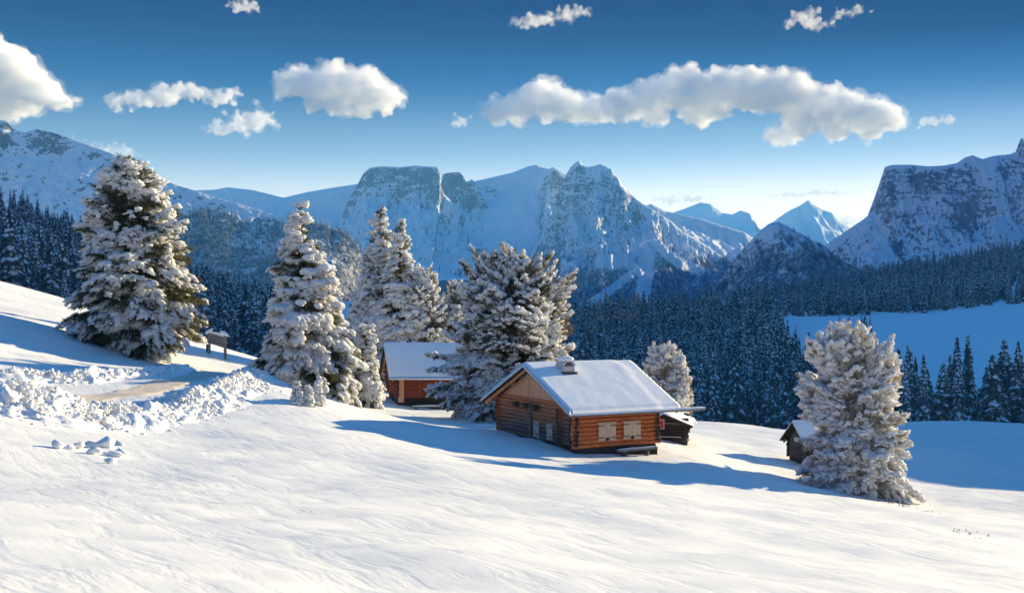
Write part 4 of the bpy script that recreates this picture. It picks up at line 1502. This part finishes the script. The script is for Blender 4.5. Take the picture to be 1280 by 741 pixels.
def build_huts():
    # --- the hut with the chimney
    p = P(718, 569, 56)
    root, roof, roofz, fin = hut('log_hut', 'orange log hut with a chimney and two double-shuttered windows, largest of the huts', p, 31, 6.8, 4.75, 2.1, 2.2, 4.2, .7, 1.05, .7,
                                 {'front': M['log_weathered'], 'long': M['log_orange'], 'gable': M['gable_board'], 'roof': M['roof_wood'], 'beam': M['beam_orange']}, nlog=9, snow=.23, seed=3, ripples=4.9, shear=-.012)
    for a, b in ((1.28, 2.27), (2.73, 3.75)):
        shutter(root, 'X', a, b, .66, 1.42, 2, M['shutter_wood'])
    for a, b in ((2.86, 3.36), (1.66, 2.16)):
        shutter(root, 'Y', a, b, .58, 1.22, 1, M['shutter_pale'])
    m = MB()
    m.box((-.19, 3.62, .0), (-.12, 3.72, 2.2))
    m.build('post', M['plank_grey'], root)
    for y in (4.94, 4.0, 3.05):
        m = MB()
        m.box((-.34, y - .13, 1.86), (-.05, y + .13, 2.06))
        m.box((-.37, y - .15, 2.06), (-.05, y + .15, 2.10))
        m.build('joist', M['roof_wood'], root)
    m = MB()
    rg = random.Random(4)
    for i in range(9):
        z = .3 + (i + .5) * .2
        m.tube([(-.30 * rg.uniform(.8, 1.1), 1.0, z), (.1, 1.0, z)], .105, 10, capm=1)
    m.build('log_end', [M['log_weathered'], M['log_dark']], root)
    # foundation beam in front of the long wall
    ch = MB()
    cx, cyy = 1.22, 2.6
    zb = roofz(cyy)
    ch.box((cx - .33, cyy - .33, zb - .6), (cx + .33, cyy + .33, zb + .16))
    cho = ch.build('chimney', M['plaster'], roof)
    c2 = MB()
    c2.box((cx - .43, cyy - .43, zb - .45), (cx + .43, cyy + .43, zb - .10))
    c2.build('flashing', M['roof_wood'], cho)
    c3 = MB()
    n = 12
    arc = [(cx + .36 * math.cos(math.pi * k / n), zb + .17 + .31 * math.sin(math.pi * k / n)) for k in range(n + 1)]
    inn = [(cx + .27 * math.cos(math.pi * k / n), zb + .17 + .22 * math.sin(math.pi * k / n)) for k in range(n + 1)]
    for k in range(n):
        c3.prism([(arc[k][0], cyy - .35, arc[k][1]), (arc[k + 1][0], cyy - .35, arc[k + 1][1]), (inn[k + 1][0], cyy - .35, inn[k + 1][1]), (inn[k][0], cyy - .35, inn[k][1])], (0, .70, 0))
    c3.box((cx - .27, cyy + .24, zb + .17), (cx + .27, cyy + .32, zb + .38))
    c3.build('cowl', M['plaster'], cho)
    c4 = MB()
    rg = random.Random(8)
    V0, T0 = ICO3
    V = V0 * np.array([.42, .43, .15]) * (1 + .06 * np.sin(V0[:, :1] * 7)) + np.array([cx, cyy, zb + .52])
    mesh_np('snow_cap', V, None, M['roofsnow'], cho, tris=T0, smooth=True)
    g = MB()
    y = -.77
    zz = 2.2 - .26
    for (u0, u1) in ((-.75, 7.25),):
        prof = [(y + .075 * math.cos(a), zz + .075 * math.sin(a)) for a in [math.pi + math.pi * k / 8 for k in range(9)]]
        prof += [(y + .062 * math.cos(a), zz + .004 + .062 * math.sin(a)) for a in [2 * math.pi - math.pi * k / 8 for k in range(9)]]
        g.prism([(u0, a, b) for a, b in prof], (u1 - u0, 0, 0))
    go = g.build('gutter', M['gutter'], roof)
    gs = MB()
    rg = random.Random(5)
    pts = [(-.75 + 8.0 * k / 24, y + .005, zz + .045 + rg.uniform(-.006, .012)) for k in range(25)]
    gs.tube(pts, [.03 if k in (0, 24) else rg.uniform(.068, .082) for k in range(25)], 10)
    gs.build('snow_load', M['roofsnow'], go)
    fin()
    # the plank bench on two log stumps before it
    a = R(31)
    ux, wy = Vector((math.cos(a), math.sin(a), 0)), Vector((-math.sin(a), math.cos(a), 0))
    bp = Vector(p) + ux * 3.3 - wy * .42
    bz = hz(bp.x, bp.y)
    b = empty('plank_bench', (bp.x, bp.y, bz), a)
    tag(b, 'low grey plank bench on stumps against the orange log wall', 'bench')
    m = MB()
    m.box((-1.15, -.16, .26), (1.15, .16, .33))
    so = m.build('seat', M['plank_grey'], b)
    m = MB()
    m.tube([(-1.1, 0, .352), (-.3, 0, .362), (.5, 0, .35), (1.1, 0, .352)], [.03, .045, .04, .03], 8)
    m.build('snow_load', M['roofsnow'], so)
    for x in (-.75, .6):
        m = MB()
        m.tube([(x, 0, -.3), (x, 0, .258)], .12, 10)
        m.build('leg', M['log_grey'], b)
    # --- the red hut
    p = P(497, 503, 80)
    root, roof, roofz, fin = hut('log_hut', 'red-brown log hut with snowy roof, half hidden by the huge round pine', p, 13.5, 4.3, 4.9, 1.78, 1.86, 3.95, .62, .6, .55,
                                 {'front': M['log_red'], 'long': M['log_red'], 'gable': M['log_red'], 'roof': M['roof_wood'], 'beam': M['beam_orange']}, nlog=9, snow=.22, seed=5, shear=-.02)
    m = MB()
    m.box((.02, -.16, .02), (.40, -.112, 1.7))
    m.build('corner_board', M['gable_board'], root)
    m = MB()
    for i in range(9):
        m.tube([(1.45, -.27, .35 + i * .165), (1.45, 0, .35 + i * .165)], .085, 8)
    m.build('log_end', M['log_red'], root)
    fin()
    b = empty('plank_bench', P(535, 508, 78.2), R(10))
    q = P(535, 508, 79.4)
    b.location = (q[0], q[1], hz(q[0], q[1]))
    tag(b, 'snowy low plank lying along the foot of the red hut wall', 'bench')
    m = MB()
    m.box((-1.1, -.14, .16), (1.1, .14, .22))
    so = m.build('seat', M['plank_grey'], b)
    m = MB()
    m.tube([(-1.05, 0, .245), (0, 0, .26), (1.05, 0, .245)], [.05, .07, .05], 8)
    m.build('snow_load', M['roofsnow'], so)
    for x in (-.8, .8):
        m = MB()
        m.tube([(x, 0, -.25), (x, 0, .158)], .1, 8)
        m.build('leg', M['log_grey'], b)
    # --- the dark shed behind the right end of the chimney hut
    p = P(857, 552, 66)
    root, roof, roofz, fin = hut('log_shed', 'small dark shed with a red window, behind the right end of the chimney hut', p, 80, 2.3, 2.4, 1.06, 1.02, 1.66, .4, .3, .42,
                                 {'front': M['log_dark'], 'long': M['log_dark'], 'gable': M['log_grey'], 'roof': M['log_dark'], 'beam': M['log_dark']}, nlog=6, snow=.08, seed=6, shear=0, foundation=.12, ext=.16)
    m = MB()
    y0, y1, z0, z1 = 1.20, 1.50, .74, 1.18
    for a_, b_ in (((-.16, y0 - .05, z0 - .05), (-.10, y0, z1 + .05)), ((-.16, y1, z0 - .05), (-.10, y1 + .05, z1 + .05)), ((-.16, y0, z1), (-.10, y1, z1 + .05)), ((-.16, y0, z0 - .05), (-.10, y1, z0))):
        m.box(a_, b_)
    wf = m.build('window_frame', M['white_paint'], root)
    m = MB()
    for k in range(2):
        m.box((-.145, y0 + .003 + k * .15, z0 + .003), (-.115, y0 + .144 + k * .15, z1 - .003))
    m.build('window_shutter', M['red_paint'], wf)
    m = MB()
    m.box((-.17, .25, .255), (-.12, 1.75, .295))
    m.build('lath', M['white_lath'], root)
    m = MB()
    m.box((-.15, .1, .98), (-.11, 1.15, 1.03))
    m.build('lath', M['plank_grey'], root)
    fin()
    # --- the dark barn behind the sunlit pine
    p = P(1011, 580, 69)
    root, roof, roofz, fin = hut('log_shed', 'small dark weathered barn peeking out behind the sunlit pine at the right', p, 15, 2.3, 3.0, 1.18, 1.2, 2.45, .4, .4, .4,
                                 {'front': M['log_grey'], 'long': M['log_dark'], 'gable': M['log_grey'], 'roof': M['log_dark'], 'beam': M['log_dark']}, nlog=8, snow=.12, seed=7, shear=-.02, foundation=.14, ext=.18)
    fin()
    # --- the far barn at the edge of the meadow
    p = P(983, 415, 800)
    p[2] = float(HV(p[0], p[1]))
    root, roof, roofz, fin = hut('hay_barn', 'tiny dark barn far away at the edge of the blue meadow', p, 62, 6.0, 6.0, 4.2, 4.4, 6.6, .6, .6, .6,
                                 {'front': M['log_dark'], 'long': M['log_dark'], 'gable': M['log_dark'], 'roof': M['log_dark'], 'beam': M['log_dark']}, nlog=7, snow=.35, seed=9, shear=0, foundation=.5, ext=.5)


build_huts()


# ------------------------------------------------------------------ noticeboard, ploughed track, snow blocks
def build_board():
    a, b = at(261.5, 449, 80), at(281.5, 452, 79.4)
    root = empty('notice_board', a)
    tag(root, 'wooden noticeboard on two posts capped with snow beside the track', 'noticeboard')
    dx, dy, dz = b[0] - a[0], b[1] - a[1], b[2] - a[2]
    for k, (x, y, z, h) in enumerate(((0, 0, 0, 1.45), (dx, dy, dz, 1.65))):
        m = MB()
        m.box((x - .08, y - .08, z - .4), (x + .08, y + .08, z + h))
        po = m.build('post', M['plank_grey'], root)
        V0, T0 = ICO2
        s = -1 if k == 0 else 1
        V = V0 * np.array([.30, .26, .14]) * (1 + .1 * np.sin(5 * V0[:, :1] + 3 * V0[:, 1:2]))
        V = V + np.array([x + s * -.02, y, z + h + .10]) + np.stack([V0[:, 0] * 0, V0[:, 0] * 0, -s * V0[:, 0] * .16], 1)
        mesh_np('snow_cap', V, None, M['roofsnow'], po, tris=T0, smooth=True)
    m = MB()
    for k in range(3):
        z = .72 + k * .23
        m.prism([(.06, -.06, z), (dx - .06, dy - .06, z + dz * .5), (dx - .06, dy - .06, z + .215 + dz * .5), (.06, -.06, z + .215)], (0, .07, 0))
    bo = m.build('board', M['plank_grey'], root)
    m = MB()
    m.tube([(.08, -.02, 1.46), (dx * .5, dy * .5 - .02, 1.50 + dz * .25), (dx - .08, dy - .02, 1.45 + dz * .5)], [.07, .10, .08], 10)
    m.build('snow_load', M['roofsnow'], bo)
    q = at(259, 446, 80.5)
    root = empty('marker_post', q)
    tag(root, 'short dark stump of a post left of the noticeboard', 'post')
    m = MB()
    m.box((-.06, -.06, -.3), (.06, .06, .6))
    m.build('post', M['log_grey'], root)
    V0, T0 = ICO2
    mesh_np('snow_cap', V0 * np.array([.11, .11, .07]) + np.array([0, 0, .63]), None, M['roofsnow'], root, tris=T0, smooth=True)


def ribbon(name, pts, width, mat, up=.004, label=None):
    """A strip of ground draped over the snow."""
    pts = np.array(pts, float)
    seg = np.concatenate([[0], np.cumsum(np.linalg.norm(np.diff(pts, axis=0), axis=1))])
    s = np.arange(0, seg[-1], .3)
    c = np.stack([np.interp(s, seg, pts[:, 0]), np.interp(s, seg, pts[:, 1])], 1)
    for _ in range(12):
        c[1:-1] = (c[:-2] + c[1:-1] * 2 + c[2:]) / 4
    tg = unit(np.gradient(c, axis=0))
    nr = np.stack([-tg[:, 1], tg[:, 0]], 1)
    w = np.linspace(-1, 1, 13)
    wid = np.interp(s, seg, width) * (1 + .35 * fbm(s * .7, s * 0, 4))
    X = c[:, 0, None] + nr[:, 0, None] * w * wid[:, None]
    Y = c[:, 1, None] + nr[:, 1, None] * w * wid[:, None]
    Z = H(X, Y) + up - .10 * (1 - w ** 4) * 0 + np.where(np.abs(w) > .95, -.03, .03 + .012 * fbm(X * 2, Y * 2, 3))
    o = mesh_np(name, np.stack([X, Y, Z], -1).reshape(-1, 3), grid_faces(13, len(s)), mat, smooth=True)
    if label:
        tag(o, label, 'track', kind='structure')
    return c


def build_berm():
    ribbon('path', [xy(-90, 44), xy(20, 46), xy(110, 49), xy(170, 51.5), xy(235, 56), xy(290, 63), xy(325, 74)], [.7] * 5 + [1.0, 1.2], M['pathdirt'], label='beige ploughed track between banks of broken snow')
    rs = np.random.RandomState(31)
    # banks of broken snow: a lumpy heap with blocks of all sizes
    near = np.array([xy(-110, 39.5), xy(-20, 41), xy(60, 42.3), xy(125, 44), xy(205, 47.5), xy(270, 53), xy(330, 60.5), xy(352, 66)])
    nearw = np.array([3.2, 3.2, 2.9, 2.0, 1.5, 1.5, 1.4, .8])
    nearh = np.array([1.05, 1.05, .95, .62, .55, .60, .5, .2])
    far = np.array([xy(-110, 49), xy(10, 50), xy(80, 51.5), xy(130, 53.5), xy(185, 56), xy(225, 60), xy(262, 66)])
    farw = np.array([.8, .8, .8, .8, .7, .6, .4])
    farh = np.array([.4, .4, .42, .42, .38, .3, .2])
    VV, TT, b = [], [], 0

    def sample(line, wid, hgt, n, lo, hi, pw):
        nonlocal b
        seg = np.concatenate([[0], np.cumsum(np.linalg.norm(np.diff(line, axis=0), axis=1))])
        s = rs.uniform(0, seg[-1], n)
        c = np.stack([np.interp(s, seg, line[:, 0]), np.interp(s, seg, line[:, 1])], 1)
        tg = unit(np.stack([np.interp(s + .5, seg, line[:, 0]) - np.interp(s - .5, seg, line[:, 0]), np.interp(s + .5, seg, line[:, 1]) - np.interp(s - .5, seg, line[:, 1])], 1) + 1e-6)
        w = np.interp(s, seg, wid) * (1 + .3 * fbm(s * .6, s * 0 + 2.2, 3))
        h = np.interp(s, seg, hgt) * (1 + .35 * fbm(s * .8, s * 0 + 7.7, 3))
        u = np.clip(rs.normal(0, .48, n), -1.25, 1.25)
        x = c[:, 0] - tg[:, 1] * u * w
        y = c[:, 1] + tg[:, 0] * u * w
        size = lo + (hi - lo) * rs.uniform(0, 1, n) ** pw
        z = H(x, y) + h * np.clip(1 - np.abs(u), 0, 1) ** 1.1 * rs.uniform(.6, 1.08, n) - size * .42
        V0, T0 = ICO1
        k = 1 + rs.uniform(-.38, .38, (n, len(V0), 1))
        v = V0[None] * k
        # broken blocks have flat faces: clip them along a few planes
        for _ in range(4):
            pn = unit(rs.normal(size=(n, 3)))
            dd = (v * pn[:, None]).sum(-1) - rs.uniform(.35, .75, (n, 1))
            v = v - np.clip(dd, 0, None)[..., None] * pn[:, None]
        a = rs.uniform(0, 6.28, n)
        sc = size[:, None] * rs.uniform(.6, 1.3, (n, 3)) * np.array([1, 1, .75])
        v = v * sc[:, None]
        ca, sa = np.cos(a)[:, None], np.sin(a)[:, None]
        tl = rs.normal(0, .45, (n, 1))
        X = v[..., 0] * ca - v[..., 1] * sa
        Y = v[..., 0] * sa + v[..., 1] * ca
        Zz = v[..., 2] + tl * v[..., 0]
        VV.append(np.stack([X + x[:, None], Y + y[:, None], Zz + z[:, None]], -1).reshape(-1, 3))
        TT.append((T0[None] + (np.arange(n) * len(V0))[:, None, None]).reshape(-1, 3) + b)
        b += n * len(V0)

    def heap(line, wid, hgt):
        nonlocal b
        seg = np.concatenate([[0], np.cumsum(np.linalg.norm(np.diff(line, axis=0), axis=1))])
        s = np.arange(0, seg[-1], .12)
        c = np.stack([np.interp(s, seg, line[:, 0]), np.interp(s, seg, line[:, 1])], 1)
        for _ in range(20):
            c[1:-1] = (c[:-2] + c[1:-1] * 2 + c[2:]) / 4
        tg = unit(np.gradient(c, axis=0))
        w = np.linspace(-1.15, 1.15, 41)
        wd, h = np.interp(s, seg, wid), np.interp(s, seg, hgt)
        wd = wd * (1 + .35 * fbm(s * .5, s * 0 + 2.2, 3))
        X = c[:, 0, None] - tg[:, 1, None] * w * wd[:, None]
        Y = c[:, 1, None] + tg[:, 0, None] * w * wd[:, None]
        pr = np.clip(1 - np.abs(w), 0, 1) ** 1.1
        Z = H(X, Y) + h[:, None] * pr * (.75 + .5 * fbm(X * .9, Y * .9, 3)) + (.16 * fbm(X * 2.4, Y * 2.4, 3) + .07 * np.abs(fbm(X * 6, Y * 6, 3))) * sstep(0, .3, pr)
        Z = np.where(np.abs(w) >= 1.0, H(X, Y) - .08, Z)
        q = grid_faces(41, len(s))
        VV.append(np.stack([X, Y, Z], -1).reshape(-1, 3))
        TT.append(np.concatenate([q[:, :3], q[:, [0, 2, 3]]]) + b)
        b += X.size
    heap(near, nearw, nearh)
    heap(far, farw, farh)
    sample(near, nearw, nearh, 5200, .04, .17, 1.6)
    sample(near, nearw * .9, nearh, 420, .15, .30, 2.2)
    sample(far, farw, farh, 1500, .04, .15, 1.6)
    sample(far, farw, farh, 80, .12, .24, 1.8)
    o = mesh_np('snow_berm', np.concatenate(VV), None, M['clod'], tris=np.concatenate(TT))
    tag(o, 'ragged bank of broken ploughed snow beside the track', 'snow bank', kind='stuff')
    # the loose blocks that rolled furthest down the slope
    rg = random.Random(12)
    blocks = [(72, 560, .26, 'flat block of snow, leftmost of those rolled below the bank'), (86, 561, .17, 'small round lump of snow next to the leftmost rolled block'),
              (98, 560, .24, 'grey-shaded snow block in the middle of the row below the bank'), (108, 559, .12, 'tiny snow lump between the middle and the long snow block'),
              (118, 559, .22, 'snow block touching the left end of the longest one'), (132, 559, .38, 'longest snow block, lying below the end of the bank'),
              (147, 556, .20, 'cube-like snow block at the upper right of the longest one'), (116, 567, .19, 'snow block lying just under the longest one'),
              (141, 570, .24, 'pale snow block right under the longest one'), (150, 569, .28, 'rounded rightmost snow block at the end of the trail'),
              (140, 579, .22, 'lowest snow block of the trail below the bank'), (6, 492, .72, 'biggest upright slab of snow at the left edge of the bank')]
    for i, (px, py, r, lb) in enumerate(blocks):
        d = 30.0
        for _ in range(40):                               # where the line of sight meets the snow
            x, y = xy(px, d)
            d += ((HZ - F * hz(x, y) / d) - py) * .03
            d = min(max(d, 20), 60)
        if i == 11:
            d = 40.5
        x, y = xy(px, d)
        V0, T0 = ICO2
        V = V0.astype(float).copy()
        for _ in range(14):
            pn = unit(np.array([[rg.gauss(0, 1), rg.gauss(0, 1), rg.gauss(0, 1)]]))[0]
            dd = V @ pn - rg.uniform(.38, .66)
            V = V - np.clip(dd, 0, None)[:, None] * pn
        V = V * (1 + .16 * pn3(V0 * 3.1 + i * 3.7)[:, None]) * np.array([1.25 if 'long' not in lb else 1.7, .9, .8 if i != 11 else 1.0]) * r
        o = mesh_np('snow_block', V, None, M['clod'], tris=T0)
        o.location = (x, y, hz(x, y) + r * (.25 if i != 11 else .6))
        o.rotation_euler = (rg.uniform(-.3, .3), rg.uniform(-.3, .3), rg.uniform(-.6, .6))
        tag(o, lb, 'snow block', 'loose snow blocks below the bank')


build_board()
build_berm()


def build_grass():
    """Dry stalks and needles that show through the thin snow at the foot of the sunlit pine and down the slope from it."""
    rg = random.Random(21)
    m = MB()
    for (px, py, n, sp) in ((1040, 612, 16, .5), (1066, 618, 26, .6), (1095, 623, 26, .6), (1118, 629, 18, .5), (1132, 633, 10, .3), (1168, 641, 6, .3), (1196, 663, 6, .3), (1206, 667, 5, .3), (1216, 671, 3, .3), (150, 437, 22, .6), (178, 447, 30, .7), (200, 450, 16, .5), (640, 524, 14, .7), (664, 526, 10, .5), (228, 492, 10, .4), (214, 494, 8, .4)):
        x0, y0, _ = ground_hit(px, py)
        for _ in range(n):
            x, y = x0 + rg.gauss(0, sp), y0 + rg.gauss(0, sp)
            z = hz(x, y)
            for _ in range(4):
                a, l = rg.uniform(0, 6.28), rg.uniform(.05, .16)
                dx, dy = math.cos(a) * l, math.sin(a) * l
                w = .012
                m.add([(x - w * math.sin(a), y + w * math.cos(a), z - .02), (x + w * math.sin(a), y - w * math.cos(a), z - .02), (x + dx, y + dy, z + rg.uniform(.03, .14))], [(0, 1, 2)])
    t = NT('dry_grass')
    v = t.coord()
    mt = t.done(t.bsdf(t.ramp(t.noise(v, 3, 3), [(.35, (.10, .06, .025)), (.7, (.34, .22, .09))]), .8))
    tag(m.build('dry_grass', mt, fix=False), 'dry brown grass poking through thin snow', 'grass', kind='stuff')


build_grass()
